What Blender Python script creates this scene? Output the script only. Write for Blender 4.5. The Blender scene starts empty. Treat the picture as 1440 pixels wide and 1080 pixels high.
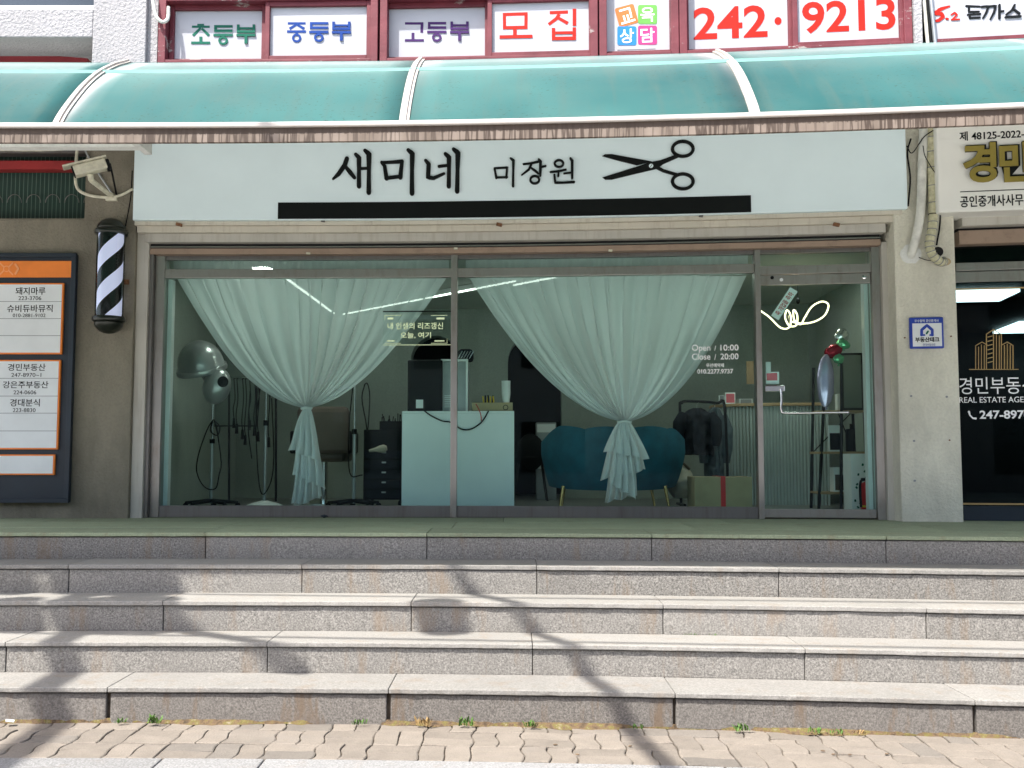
import bpy, bmesh, math, random
from mathutils import Vector, Matrix, noise
R = math.radians
random.seed(7)
S = bpy.context.scene
COL = S.collection

# ------------------------------------------------------------------ camera, sky, sun, exposure
CAMZ, PITCH, FPX = 1.33, 0.0737, 1414.0
cam_d = bpy.data.cameras.new('camera'); cam = bpy.data.objects.new('camera', cam_d); COL.objects.link(cam)
cam.location = (0, 0, CAMZ); cam.rotation_euler = (math.pi/2 + PITCH, 0, 0)
cam_d.sensor_width = 36; cam_d.lens = 36*FPX/1440; cam_d.clip_start = .05; cam_d.clip_end = 400
S.camera = cam
SUN = Vector((0.80, 1.0, -2.09)).normalized()          # the way the sunlight travels
sun_d = bpy.data.lights.new('sun', 'SUN'); sun_d.energy = 3.3; sun_d.angle = R(.55); sun_d.color = (1, .96, .90)
sun = bpy.data.objects.new('sun', sun_d); COL.objects.link(sun); sun.location = (-6, -8, 16)
sun.rotation_euler = SUN.to_track_quat('-Z', 'Y').to_euler()
W = bpy.data.worlds.new('World'); S.world = W; W.use_nodes = True
wn = W.node_tree; bg = wn.nodes['Background']
sky = wn.nodes.new('ShaderNodeTexSky'); sky.sky_type = 'NISHITA'; sky.sun_disc = False
sky.sun_elevation = math.asin(-SUN.z); sky.sun_rotation = math.atan2(-SUN.x, -SUN.y)
sky.dust_density = 3; sky.air_density = .8; sky.ozone_density = .6
wn.links.new(sky.outputs[0], bg.inputs[0]); bg.inputs[1].default_value = .13
S.view_settings.view_transform = 'Standard'; S.view_settings.look = 'None'
S.view_settings.exposure = 1.5; S.view_settings.gamma = 1
S.cycles.max_bounces = 10; S.cycles.transparent_max_bounces = 16; S.cycles.caustics_reflective = False
S.cycles.sample_clamp_indirect = 6

# ------------------------------------------------------------------ plan curve of the building, mapping of picture points to planes
KC, XC = .0141, -2.12
def bend(x):                       # the terrace is gently concave in plan: its right half swings towards the street
    return KC*max(0., min(x, 9.)-XC)**2
def at(px, py, Y):
    u, w = (px-720)/FPX, (540-py)/FPX
    d = Vector((u, math.cos(PITCH)-w*math.sin(PITCH), math.sin(PITCH)+w*math.cos(PITCH)))
    t = Y/d.y
    for _ in range(12): t = (Y-bend(t*d.x))/d.y
    return t*d.x, CAMZ+t*d.z
def PX(px, Y, py=560): return at(px, py, Y)[0]
def PZ(py, Y, px=500): return at(px, py, Y)[1]

# ------------------------------------------------------------------ materials
MATS = {}
def nt(name):
    m = bpy.data.materials.new(name); m.use_nodes = True
    t = m.node_tree; b = t.nodes['Principled BSDF']; MATS[name] = m
    return m, t, b
def nd(t, ty, **kw):
    n = t.nodes.new(ty)
    for k, v in kw.items():
        if k in n.inputs.keys(): n.inputs[k].default_value = v
        else: setattr(n, k, v)
    return n
def ramp(t, fac, stops):
    r = t.nodes.new('ShaderNodeValToRGB'); el = r.color_ramp.elements
    while len(el) < len(stops): el.new(.5)
    for e, (p, c) in zip(el, stops): e.position = p; e.color = (*c, 1) if len(c) == 3 else c
    t.links.new(fac, r.inputs[0]); return r.outputs[0]
def coords(t, scale=(1, 1, 1)):
    g = t.nodes.new('ShaderNodeNewGeometry'); mp = t.nodes.new('ShaderNodeMapping')
    mp.inputs['Scale'].default_value = scale; t.links.new(g.outputs['Position'], mp.inputs[0]); return mp.outputs[0]
def mixc(t, fac, a, b, mode='MIX'):
    m = t.nodes.new('ShaderNodeMix'); m.data_type = 'RGBA'; m.blend_type = mode
    for s, v in ((m.inputs[0], fac), (m.inputs[6], a), (m.inputs[7], b)):
        if hasattr(v, 'is_linked'): t.links.new(v, s)
        elif isinstance(v, (int, float)): s.default_value = v
        else: s.default_value = (*v, 1)
    return m.outputs[2]
def noi(t, vec, scale, detail=3, rough=.55, dist=0):
    n = nd(t, 'ShaderNodeTexNoise'); n.inputs['Scale'].default_value = scale; n.inputs['Detail'].default_value = detail
    n.inputs['Roughness'].default_value = rough; n.inputs['Distortion'].default_value = dist
    t.links.new(vec, n.inputs['Vector']); return n.outputs[0]
def bump(t, b, h, strength, dist=.01):
    n = t.nodes.new('ShaderNodeBump'); n.inputs['Strength'].default_value = strength; n.inputs['Distance'].default_value = dist
    t.links.new(h, n.inputs['Height']); t.links.new(n.outputs[0], b.inputs['Normal'])
def plain(name, c, rough=.5, metal=0, var=.12, scale=6, bmp=0, bscale=200, emit=0, spec=.5):
    m, t, b = nt(name); v = coords(t)
    f = noi(t, v, scale, 4)
    lo = tuple(x*(1-var) for x in c); hi = tuple(min(1, x*(1+var)) for x in c)
    col = ramp(t, f, [(.3, lo), (.7, hi)])
    t.links.new(col, b.inputs['Base Color'])
    b.inputs['Roughness'].default_value = rough; b.inputs['Metallic'].default_value = metal
    b.inputs['Specular IOR Level'].default_value = spec
    if bmp: bump(t, b, noi(t, v, bscale, 2), bmp)
    if emit:
        b.inputs['Emission Color'].default_value = (*c, 1); b.inputs['Emission Strength'].default_value = emit
    return m
def granite(name, base, stain=.35, speck=1., stainc=(.20, .13, .07)):
    m, t, b = nt(name); v = coords(t)
    f1 = noi(t, v, 105, 2, .8); f2 = noi(t, v, 60, 3, .7)
    def sc(k): return tuple(min(1, x*k) for x in base)
    c1 = ramp(t, f1, [(.34, sc(1-.85*speck)), (.45, sc(1-.35*speck)), (.55, sc(1.05)), (.68, sc(1+.75*speck))])
    c2 = ramp(t, f2, [(.3, sc(.66)), (.6, sc(1.15))])
    c = mixc(t, .3, c1, c2)
    big = noi(t, coords(t, (1, 1, 1.6)), 2.2, 5, .65)
    c = mixc(t, ramp(t, big, [(.35, (.0, 0, 0)), (.75, (.45, .45, .45))]), c, sc(.62))
    drip = noi(t, coords(t, (5, 5, .9)), 1.6, 5, .7)
    c = mixc(t, ramp(t, drip, [(.54, (0, 0, 0)), (.66, (stain, stain, stain))]), c, stainc)
    o = nd(t, 'ShaderNodeObjectInfo')
    c = mixc(t, .22, c, ramp(t, o.outputs['Random'], [(0, sc(.45)), (.5, sc(1.)), (1, sc(1.6))]))
    t.links.new(c, b.inputs['Base Color']); b.inputs['Roughness'].default_value = .75
    b.inputs['Specular IOR Level'].default_value = .3
    bump(t, b, f1, .45, .004); return m
def stucco(name, c, grime=.3, bs=.8):
    m, t, b = nt(name); v = coords(t)
    g = noi(t, coords(t, (1.3, 1.3, .5)), 2.5, 6, .65)
    fine = noi(t, v, 55, 4, .6)
    col = ramp(t, g, [(.32, tuple(x*(1-grime) for x in c)), (.62, c)])
    col = mixc(t, ramp(t, fine, [(.3, (.25, .25, .25)), (.6, (0, 0, 0))]), col, tuple(x*.55 for x in c))
    t.links.new(col, b.inputs['Base Color']); b.inputs['Roughness'].default_value = .9
    bump(t, b, fine, bs, .012); return m
def streaky(name, c, dark, rough=.5, metal=0, amount=.5, sc=(9, 9, .6), lo=.5, hi=.75, bmp=0):
    m, t, b = nt(name)
    f = noi(t, coords(t, sc), 2.2, 6, .7); f2 = noi(t, coords(t), 3, 4)
    base = ramp(t, f2, [(.3, tuple(x*.88 for x in c)), (.7, c)])
    col = mixc(t, ramp(t, f, [(lo, (0, 0, 0)), (hi, (amount,)*3)]), base, dark)
    t.links.new(col, b.inputs['Base Color']); b.inputs['Roughness'].default_value = rough; b.inputs['Metallic'].default_value = metal
    return m
def glass(name, tint=(.86, .95, .92), ior=1.5, rough=.0):
    m = bpy.data.materials.new(name); m.use_nodes = True; t = m.node_tree; t.nodes.clear(); MATS[name] = m
    o = nd(t, 'ShaderNodeOutputMaterial'); mx = nd(t, 'ShaderNodeMixShader'); tr = nd(t, 'ShaderNodeBsdfTransparent')
    gl = nd(t, 'ShaderNodeBsdfGlossy'); fr = nd(t, 'ShaderNodeFresnel'); fr.inputs[0].default_value = ior
    tr.inputs[0].default_value = (*tint, 1); gl.inputs['Roughness'].default_value = rough; gl.inputs[0].default_value = (.92, 1, .97, 1)
    t.links.new(fr.outputs[0], mx.inputs[0]); t.links.new(tr.outputs[0], mx.inputs[1]); t.links.new(gl.outputs[0], mx.inputs[2])
    t.links.new(mx.outputs[0], o.inputs[0]); return m
def sheer(name, c, transp=.12, trans=.5):
    m = bpy.data.materials.new(name); m.use_nodes = True; t = m.node_tree; t.nodes.clear(); MATS[name] = m
    o = nd(t, 'ShaderNodeOutputMaterial'); a = nd(t, 'ShaderNodeMixShader'); b2 = nd(t, 'ShaderNodeMixShader')
    di = nd(t, 'ShaderNodeBsdfDiffuse'); tl = nd(t, 'ShaderNodeBsdfTranslucent'); tp = nd(t, 'ShaderNodeBsdfTransparent')
    for n in (di, tl): n.inputs[0].default_value = (*c, 1)
    a.inputs[0].default_value = trans; b2.inputs[0].default_value = transp
    t.links.new(di.outputs[0], a.inputs[1]); t.links.new(tl.outputs[0], a.inputs[2])
    t.links.new(a.outputs[0], b2.inputs[1]); t.links.new(tp.outputs[0], b2.inputs[2]); t.links.new(b2.outputs[0], o.inputs[0]); return m

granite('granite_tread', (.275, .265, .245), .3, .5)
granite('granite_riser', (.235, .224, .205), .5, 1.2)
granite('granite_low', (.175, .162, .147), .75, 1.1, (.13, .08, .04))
granite('granite_awning_tint', (.30, .345, .225), .35, .35)  # green cast of light through the awning mixed into the stone colour
granite('kerb_granite', (.24, .24, .236), .2, .9)
def paver_mat(name, c):
    m, t, b = nt(name); v = coords(t); o = nd(t, 'ShaderNodeObjectInfo')
    k = ramp(t, noi(t, v, 9, 5, .7), [(.3, tuple(x*.72 for x in c)), (.62, tuple(x*1.08 for x in c))])
    k = mixc(t, .45, k, ramp(t, o.outputs['Random'], [(0, tuple(x*.70 for x in c)), (.5, c), (1, tuple(x*1.22 for x in c))]))
    k = mixc(t, ramp(t, noi(t, v, 140, 2, .6), [(.3, (.5,)*3), (.5, (0, 0, 0))]), k, tuple(x*.55 for x in c))
    k = mixc(t, ramp(t, noi(t, coords(t), 2.3, 5, .7), [(.55, (0, 0, 0)), (.72, (.6,)*3)]), k, (.20, .18, .16))
    t.links.new(k, b.inputs['Base Color']); b.inputs['Roughness'].default_value = .9; bump(t, b, noi(t, v, 110, 4), .5, .006)
paver_mat('paver', (.205, .178, .147))
paver_mat('paver_grey', (.165, .147, .125))
plain('soil', (.14, .10, .065), .95, 0, .4, 30, .8, 90)
plain('mortar', (.10, .08, .06), .95, 0, .4, 25)
plain('roadway', (.52, .51, .49), .9, 0, .2, 3, .4, 200)  # unseen road, made pale so sunlight bounces up under the awning
stucco('olive_stucco', (.255, .232, .175), .35, .9)
stucco('white_stucco', (.40, .395, .405), .14, 1.)
stucco('column_stucco', (.74, .72, .60), .25, .9)
stucco('soffit_paint', (.78, .79, .75), .2, .3)
stucco('room_wall', (.33, .37, .325), .1, .1)
plain('room_floor', (.16, .16, .15), .35)
plain('room_ceiling', (.55, .57, .53), .8, 0, .04)
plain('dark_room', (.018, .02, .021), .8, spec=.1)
streaky('cream_trim', (.62, .58, .48), (.22, .15, .09), .6, 0, .55, (7, 7, 1.2), .52, .8)
streaky('jamb_paint', (.52, .50, .44), (.25, .2, .14), .6, 0, .5)
streaky('steel', (.37, .35, .32), (.20, .15, .11), .34, .75, .5, (5, 5, 1.5))
streaky('steel_dark', (.20, .19, .18), (.1, .07, .05), .4, .7, .5)
streaky('shutter_rail', (.36, .26, .19), (.13, .09, .07), .55, .1, .6, (4, 4, 4))
plain('chrome', (.75, .75, .74), .12, 1, .03)
plain('black_metal', (.018, .018, .02), .4, .2, spec=.2)
plain('black_plastic', (.008, .009, .010), .55, spec=.1)
plain('rust', (.20, .09, .04), .8, 0, .4, 60)
plain('hole_black', (.01, .01, .01), .9)
plain('sign_white', (.74, .87, .89), .45, 0, .03, 2)
plain('sign_cream', (.80, .80, .74), .45, 0, .03, 2)
plain('film_white', (.42, .43, .46), .28, 0, .03, 3)
plain('letter_black', (.006, .0075, .0075), .4, 0, .1, spec=.2)
plain('letter_green', (.003, .11, .07), .5, spec=.2); plain('letter_blue', (.004, .042, .23), .5, spec=.2)
plain('letter_purple', (.052, .016, .105), .5, spec=.2); plain('letter_red', (.48, .014, .006), .5, spec=.2)
plain('letter_white', (.95, .95, .95), .5, 0, .02)
plain('tile_orange', (.55, .15, .025), .4); plain('tile_green', (.12, .36, .06), .4)
plain('tile_blue', (.008, .19, .50), .4); plain('tile_pink', (.45, .03, .18), .4)
plain('gold', (.42, .29, .09), .42, .45, .15); plain('gold_print', (.45, .30, .12), .45, .1)
plain('gold_letter', (.34, .27, .06), .38, .4, .1); plain('brass', (.70, .48, .2), .25, 1)
plain('cream_print', (.90, .76, .50), .5, 0, .02, emit=.2)
plain('navy', (.009, .018, .029), .5, 0, .25, 3)
plain('board_orange', (.85, .23, .03), .5, 0, .08); plain('board_white', (.74, .77, .77), .5, 0, .05, 4)
plain('line_grey', (.22, .23, .24), .6)
plain('plaque_blue', (.015, .05, .36), .35)
plain('white_plastic', (.80, .81, .80), .35, 0, .04)
plain('ivory_plastic', (.62, .60, .47), .5, 0, .2, 20)
plain('desk_white', (.90, .92, .91), .18, 0, .02)
plain('velvet', (.010, .095, .145), .75, 0, .25, 8)
plain('cardboard', (.42, .33, .19), .8, 0, .1); plain('red_tape', (.65, .02, .02), .4)
plain('red_paint', (.60, .015, .015), .3)
plain('wood', (.42, .28, .15), .5, 0, .2, 5)
plain('flute', (.44, .50, .49), .5, 0, .05)
plain('pad_navy', (.010, .012, .017), .7, 0, .4, 14, spec=.15); plain('pad_grey', (.09, .12, .14), .6, 0, .3, 14)
plain('canvas', (.42, .38, .30), .8); plain('leather', (.085, .06, .045), .45)
plain('foil_lilac', (.62, .55, .80), .2, .6); plain('foil_red', (.45, .01, .03), .2, .6)
plain('foil_green', (.20, .65, .35), .2, .6); plain('foil_silver', (.75, .78, .80), .15, .9)
plain('mirror_glass', (.28, .33, .30), .12, .6, .03)
plain('grey_metal', (.36, .38, .38), .32, .6); plain('hood_grey', (.30, .32, .32), .28, .5)
plain('pipe_white', (.66, .66, .60), .6, 0, .2, 14); plain('wrap_yellow', (.52, .50, .33), .8, 0, .25, 30, .7, 60)
plain('bark', (.10, .08, .06), .9, 0, .3, 12, .7, 40)
plain('weed', (.075, .155, .025), .7, 0, .4, 40); plain('dry_weed', (.30, .20, .08), .8, 0, .4, 40)
plain('concrete', (.38, .37, .35), .85); plain('block_wall', (.30, .31, .29), .85); plain('yellow', (.8, .55, .02), .5)
plain('lamp_white', (1, .97, .9), .5, 0, 0, 1, emit=1.5); plain('lamp_spot', (1, .96, .88), .5, 0, 0, 1, emit=24); plain('lamp_warm', (1, .82, .5), .5, 0, 0, 1, emit=1.1)
plain('panel_lamp', (.82, 1, .97), .5, 0, 0, 1, emit=9)
plain('pole_white', (.66, .70, .95), .3, 0, 0, 1, emit=.16)
glass('glass', (.89, .998, .97), 1.25); glass('glass_dark', (.28, .32, .33), 1.22); glass('glass_clear', (.97, .99, .98), 1.45)
glass('glass_green', (.22, .36, .31), 1.55)
sheer('curtain', (.97, .97, .97), .17, .28)
# chalky dark-red window paint, flaking to grey
def red_frame():
    m, t, b = nt('red_frame'); v = coords(t)
    f = noi(t, coords(t, (1, 1, 2.2)), 4.2, 7, .72); g = noi(t, v, 6, 4)
    c = ramp(t, g, [(.3, (.10, .010, .018)), (.7, (.17, .028, .04))])
    c = mixc(t, ramp(t, f, [(.60, (0, 0, 0)), (.63, (1, 1, 1))]), c, (.30, .27, .25))
    t.links.new(c, b.inputs['Base Color']); b.inputs['Roughness'].default_value = .6; bump(t, b, f, .3, .01)
red_frame()
plain('window_sky_tint', (.05, .065, .085), .12, 0, .1, 2)  # opaque blue-grey stands in for sky reflected in the window
plain('red_beam', (.30, .02, .02), .6)
def awning_mat():
    m = bpy.data.materials.new('awning'); m.use_nodes = True; t = m.node_tree; t.nodes.clear(); MATS['awning'] = m
    o = nd(t, 'ShaderNodeOutputMaterial'); v = coords(t)
    big = noi(t, v, .55, 3); dirt = noi(t, coords(t, (1, 1.6, 2.2)), 2.2, 6, .7)
    c = ramp(t, big, [(.36, (.033, .145, .152)), (.62, (.10, .27, .262))])
    c = mixc(t, ramp(t, dirt, [(.45, (0, 0, 0)), (.8, (.4,)*3)]), c, (.16, .225, .205))
    st = noi(t, coords(t, (9, .7, .7)), 1.4, 5, .7); c = mixc(t, ramp(t, st, [(.5, (0, 0, 0)), (.72, (.45,)*3)]), c, (.13, .19, .17))
    sp = noi(t, coords(t, (1.0, 1.8, 1.8)), 46, 2, .5); cl = noi(t, v, 2.4, 2)
    k = t.nodes.new('ShaderNodeMath'); k.operation = 'MULTIPLY'
    t.links.new(ramp(t, sp, [(.645, (0, 0, 0)), (.675, (.85, .85, .85))]), k.inputs[0]); t.links.new(ramp(t, cl, [(.42, (0, 0, 0)), (.6, (1, 1, 1))]), k.inputs[1])
    c = mixc(t, k.outputs[0], c, (.05, .10, .09))
    d = nd(t, 'ShaderNodeBsdfDiffuse'); tl = nd(t, 'ShaderNodeBsdfTranslucent'); gl = nd(t, 'ShaderNodeBsdfGlossy')
    t.links.new(c, d.inputs[0]); gl.inputs['Roughness'].default_value = .5
    c2 = mixc(t, .35, c, (.75, .95, .75)); t.links.new(c2, tl.inputs[0])
    a = nd(t, 'ShaderNodeMixShader'); a.inputs[0].default_value = .5; t.links.new(d.outputs[0], a.inputs[1]); t.links.new(tl.outputs[0], a.inputs[2])
    fr = nd(t, 'ShaderNodeFresnel'); fr.inputs[0].default_value = 1.08
    b2 = nd(t, 'ShaderNodeMixShader'); t.links.new(fr.outputs[0], b2.inputs[0]); t.links.new(a.outputs[0], b2.inputs[1]); t.links.new(gl.outputs[0], b2.inputs[2])
    t.links.new(b2.outputs[0], o.inputs[0])
awning_mat()
def fascia_mat():                                   # cream metal, black-brown runs of dirt from its upper edge
    m, t, b = nt('fascia'); g = t.nodes.new('ShaderNodeNewGeometry'); sx = t.nodes.new('ShaderNodeSeparateXYZ')
    t.links.new(g.outputs['Position'], sx.inputs[0])
    zt = PZ(180, 5.1)
    mr = nd(t, 'ShaderNodeMapRange'); t.links.new(sx.outputs['Z'], mr.inputs[0])
    mr.inputs[1].default_value = zt-.085; mr.inputs[2].default_value = zt-.005
    wob = noi(t, coords(t, (2, 0, 9)), 2.2, 2)
    run = noi(t, coords(t, (15, 0, .9)), 1.5, 2, .5); patch = noi(t, coords(t, (1.1, 0, .2)), 1.5, 4, .6)
    line = ramp(t, run, [(.455, (0, 0, 0)), (.49, (1, 1, 1)), (.515, (1, 1, 1)), (.55, (0, 0, 0))])
    k = nd(t, 'ShaderNodeMath', operation='MULTIPLY'); t.links.new(line, k.inputs[0]); t.links.new(ramp(t, patch, [(.38, (0, 0, 0)), (.5, (.95,)*3)]), k.inputs[1])
    c = ramp(t, noi(t, coords(t, (3, 0, 1)), 2, 4), [(.3, (.11, .082, .06)), (.7, (.23, .185, .15))])
    c = mixc(t, k.outputs[0], c, (.045, .028, .018))
    ad = nd(t, 'ShaderNodeMath', operation='MULTIPLY_ADD'); t.links.new(noi(t, coords(t, (22, 0, 22)), 2, 4, .7), ad.inputs[0]); ad.inputs[1].default_value = .55; t.links.new(mr.outputs[0], ad.inputs[2])
    c = mixc(t, ramp(t, ad.outputs[0], [(.93, (0, 0, 0)), (1.0, (.9,)*3)]), c, (.05, .032, .02))
    t.links.new(c, b.inputs['Base Color']); b.inputs['Roughness'].default_value = .7
fascia_mat()
streaky('white_trim', (.45, .42, .385), (.45, .36, .28), .5, 0, .6, (6, 3, 3), .5, .75)
def screen_mat():
    m, t, b = nt('green_screen'); w = nd(t, 'ShaderNodeTexWave'); w.inputs['Scale'].default_value = 9; w.bands_direction = 'X'
    t.links.new(coords(t), w.inputs[0])
    c = ramp(t, w.outputs[1], [(.90, (.018, .045, .035)), (.97, (.10, .16, .13))]); t.links.new(c, b.inputs['Base Color']); b.inputs['Roughness'].default_value = .3
screen_mat()

# ------------------------------------------------------------------ geometry helpers
ORG = {}                                                # object name -> world origin
def link(o, parent, origin):
    COL.objects.link(o)
    if parent is not None:
        o.parent = parent; o.location = (0, 0, 0)
        ORG[o.name] = ORG[parent.name]
    else:
        o.location = origin; ORG[o.name] = Vector(origin)
class MB:
    def __init__(s): s.v = []; s.f = []; s.mi = []; s.cur = 0
    def add(s, vs, fs):
        n = len(s.v); s.v += [Vector(q) for q in vs]; s.f += [tuple(i+n for i in f) for f in fs]; s.mi += [s.cur]*len(fs); return s
    def box(s, x0, x1, y0, y1, z0, z1, step=.45):
        n = max(1, math.ceil((x1-x0)/step)); vs = []; fs = []
        for i in range(n+1):
            x = x0+(x1-x0)*i/n; vs += [(x, y0, z0), (x, y1, z0), (x, y1, z1), (x, y0, z1)]
        for i in range(n):
            a = 4*i; b = a+4
            fs += [(a, b, b+3, a+3)[::1], (a+1, a+2, b+2, b+1), (a+3, b+3, b+2, a+2), (a, a+1, b+1, b)]
        fs += [(0, 3, 2, 1), (4*n, 4*n+1, 4*n+2, 4*n+3)]
        return s.add(vs, fs)
    def bx(s, c, size, rz=0, rx=0, ry=0):               # rotated box by centre
        M = Matrix.Translation(c) @ Matrix.Rotation(rz, 4, 'Z') @ Matrix.Rotation(rx, 4, 'X') @ Matrix.Rotation(ry, 4, 'Y')
        h = [q/2 for q in size]
        vs = [M @ Vector((x*h[0], y*h[1], z*h[2])) for x in (-1, 1) for y in (-1, 1) for z in (-1, 1)]
        return s.add(vs, [(0, 1, 3, 2), (4, 6, 7, 5), (0, 4, 5, 1), (2, 3, 7, 6), (0, 2, 6, 4), (1, 5, 7, 3)])
    def tube(s, pts, r, seg=10, cap=True):
        pts = [Vector(p) for p in pts]; n = len(pts); rr = r if isinstance(r, (list, tuple)) else [r]*n
        base = len(s.v); up = None; vs = []; fs = []
        for i, p in enumerate(pts):
            d = (pts[min(i+1, n-1)]-pts[max(i-1, 0)])
            if d.length < 1e-9: d = Vector((0, 0, 1))
            d.normalize()
            if up is None: up = d.orthogonal().normalized()
            up = (up-d*up.dot(d))
            up = up.normalized() if up.length > 1e-6 else d.orthogonal().normalized()
            w = d.cross(up)
            for k in range(seg):
                a = 2*math.pi*k/seg; vs.append(p+(up*math.cos(a)+w*math.sin(a))*rr[i])
        for i in range(n-1):
            for k in range(seg):
                a = i*seg+k; b = i*seg+(k+1) % seg; fs.append((a, b, b+seg, a+seg))
        if cap: fs += [tuple(range(seg))[::-1], tuple((n-1)*seg+k for k in range(seg))]
        return s.add(vs, fs)
    def lathe(s, prof, c=(0, 0, 0), seg=20, M=None):     # profile of (radius, height)
        vs = []; fs = []; n = len(prof)
        for r, h in prof:
            for k in range(seg):
                a = 2*math.pi*k/seg; q = Vector((r*math.cos(a), r*math.sin(a), h))
                if M: q = M @ q
                vs.append(q+Vector(c))
        for i in range(n-1):
            for k in range(seg):
                a = i*seg+k; b = i*seg+(k+1) % seg; fs.append((a, b, b+seg, a+seg))
        fs += [tuple(range(seg))[::-1], tuple((n-1)*seg+k for k in range(seg))]
        return s.add(vs, fs)
    def grid(s, nu, nv, fn):
        vs = [fn(i/nu, j/nv) for j in range(nv+1) for i in range(nu+1)]
        fs = [(j*(nu+1)+i, j*(nu+1)+i+1, (j+1)*(nu+1)+i+1, (j+1)*(nu+1)+i) for j in range(nv) for i in range(nu)]
        return s.add(vs, fs)
    def prism(s, poly, Y, depth):                        # poly of (x, z), front at Y
        n = len(poly); vs = [(x, Y, z) for x, z in poly]+[(x, Y+depth, z) for x, z in poly]
        fs = [tuple(range(n)), tuple(range(n, 2*n))[::-1]]+[(i, i+n, (i+1) % n+n, (i+1) % n) for i in range(n)]
        return s.add(vs, fs)
    def ell(s, c, r, seg=18, rings=10, M=None):
        prof = [(math.sin(math.pi*i/rings), -math.cos(math.pi*i/rings)) for i in range(rings+1)]
        prof = [(max(a, .002), b) for a, b in prof]
        Q = Matrix.Diagonal((r[0], r[1], r[2], 1)); Q = (M @ Q) if M else Q
        return s.lathe(prof, c, seg, Q)
    def build(s, name, mat, parent=None, smooth=False, bevel=0, origin=None, raw=False, thick=0, sub=0, fix=True, rough=0):
        vs = [v if raw else Vector((v.x, v.y-bend(v.x), v.z)) for v in s.v]
        if parent is not None: org = ORG[parent.name]
        else:
            if origin is None:
                xs = [v.x for v in vs]; ys = [v.y for v in vs]
                origin = ((min(xs)+max(xs))/2, (min(ys)+max(ys))/2, min(v.z for v in vs))
            org = Vector(origin)
        if rough:
            yf = min(v.y for v in s.v)
            for v, o_ in zip(vs, s.v):
                if o_.y < yf+.001: v.y += rough*noise.noise(o_*23)+rough*max(0, noise.noise(o_*7+Vector((3, 1, 2)))-.45)*6; v.z += rough*.5*noise.noise(o_*19+Vector((9, 9, 9)))
        me = bpy.data.meshes.new(name); me.from_pydata([v-org for v in vs], [], s.f)
        for m in (mat if isinstance(mat, list) else [mat]): me.materials.append(MATS[m])
        if max(s.mi, default=0): me.polygons.foreach_set('material_index', s.mi)
        if fix:
            bm = bmesh.new(); bm.from_mesh(me); bmesh.ops.recalc_face_normals(bm, faces=bm.faces); bm.to_mesh(me); bm.free()
        if smooth:
            me.polygons.foreach_set('use_smooth', [True]*len(me.polygons))
        o = bpy.data.objects.new(name, me); link(o, parent, org)
        if bevel:
            b = o.modifiers.new('bevel', 'BEVEL'); b.width = bevel; b.segments = 2; b.limit_method = 'ANGLE'; b.angle_limit = R(40)
        if thick:
            b = o.modifiers.new('solid', 'SOLIDIFY'); b.thickness = thick; b.offset = 0
        if sub:
            b = o.modifiers.new('sub', 'SUBSURF'); b.levels = b.render_levels = sub
        if smooth and not sub and not thick:
            b = o.modifiers.new('edges', 'EDGE_SPLIT'); b.split_angle = R(38)
        return o
def tag(o, label=None, cat=None, group=None, kind=None):
    for k, v in (('label', label), ('category', cat), ('group', group), ('kind', kind)):
        if v: o[k] = v
    return o
def thing(name, label, cat, loc, group=None, raw=False, kind=None):
    o = bpy.data.objects.new(name, None); o.empty_display_size = .1
    l = Vector(loc)
    if not raw: l.y -= bend(l.x)
    link(o, None, l); return tag(o, label, cat, group, kind)
def rect(px0, py0, px1, py1, Y):                          # picture rectangle on the plane Y -> x0,x1,z0,z1
    pm = (py0+py1)/2
    xa = at(px0, pm, Y)[0]; xb = at(px1, pm, Y)[0]; pc = (px0+px1)/2
    return xa, xb, at(pc, py1, Y)[1], at(pc, py0, Y)[1]
def pbox(name, mat, parent, px0, py0, px1, py1, Y, depth, bevel=0, **kw):
    a, b, c, d = rect(px0, py0, px1, py1, Y)
    return MB().box(a, b, Y, Y+depth, c, d).build(name, mat, parent, bevel=bevel, **kw)
def text(name, body, px0, py0, px1, py1, Y, mat, parent, bold=0, depth=.002, rot=0, res=4, extra=None):
    cu = bpy.data.curves.new('t', 'FONT'); cu.body = body; cu.size = 1; cu.offset = bold; cu.extrude = .1; cu.resolution_u = res
    ob = bpy.data.objects.new('t', cu); COL.objects.link(ob)
    dg = bpy.context.evaluated_depsgraph_get(); dg.update()
    me = bpy.data.meshes.new_from_object(ob.evaluated_get(dg))
    vs = [v.co.copy() for v in me.vertices]; fs = [tuple(p.vertices) for p in me.polygons]
    bpy.data.objects.remove(ob); bpy.data.curves.remove(cu); bpy.data.meshes.remove(me)
    if not vs: return None
    ax = min(v.x for v in vs); bxx = max(v.x for v in vs); ay = min(v.y for v in vs); by = max(v.y for v in vs)
    x0, x1, z0, z1 = rect(px0, py0, px1, py1, Y)
    q = MB(); out = []
    cx, cz = (x0+x1)/2, (z0+z1)/2
    for v in vs:
        x = x0+(v.x-ax)/(bxx-ax)*(x1-x0); z = z0+(v.y-ay)/(by-ay)*(z1-z0)
        if rot:
            dx, dz = x-cx, z-cz; x = cx+dx*math.cos(rot)-dz*math.sin(rot); z = cz+dx*math.sin(rot)+dz*math.cos(rot)
        out.append((x, Y-(v.z+.1)/.2*depth, z))
    q.add(out, fs); return q.build(name, mat, parent, fix=False)
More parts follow.
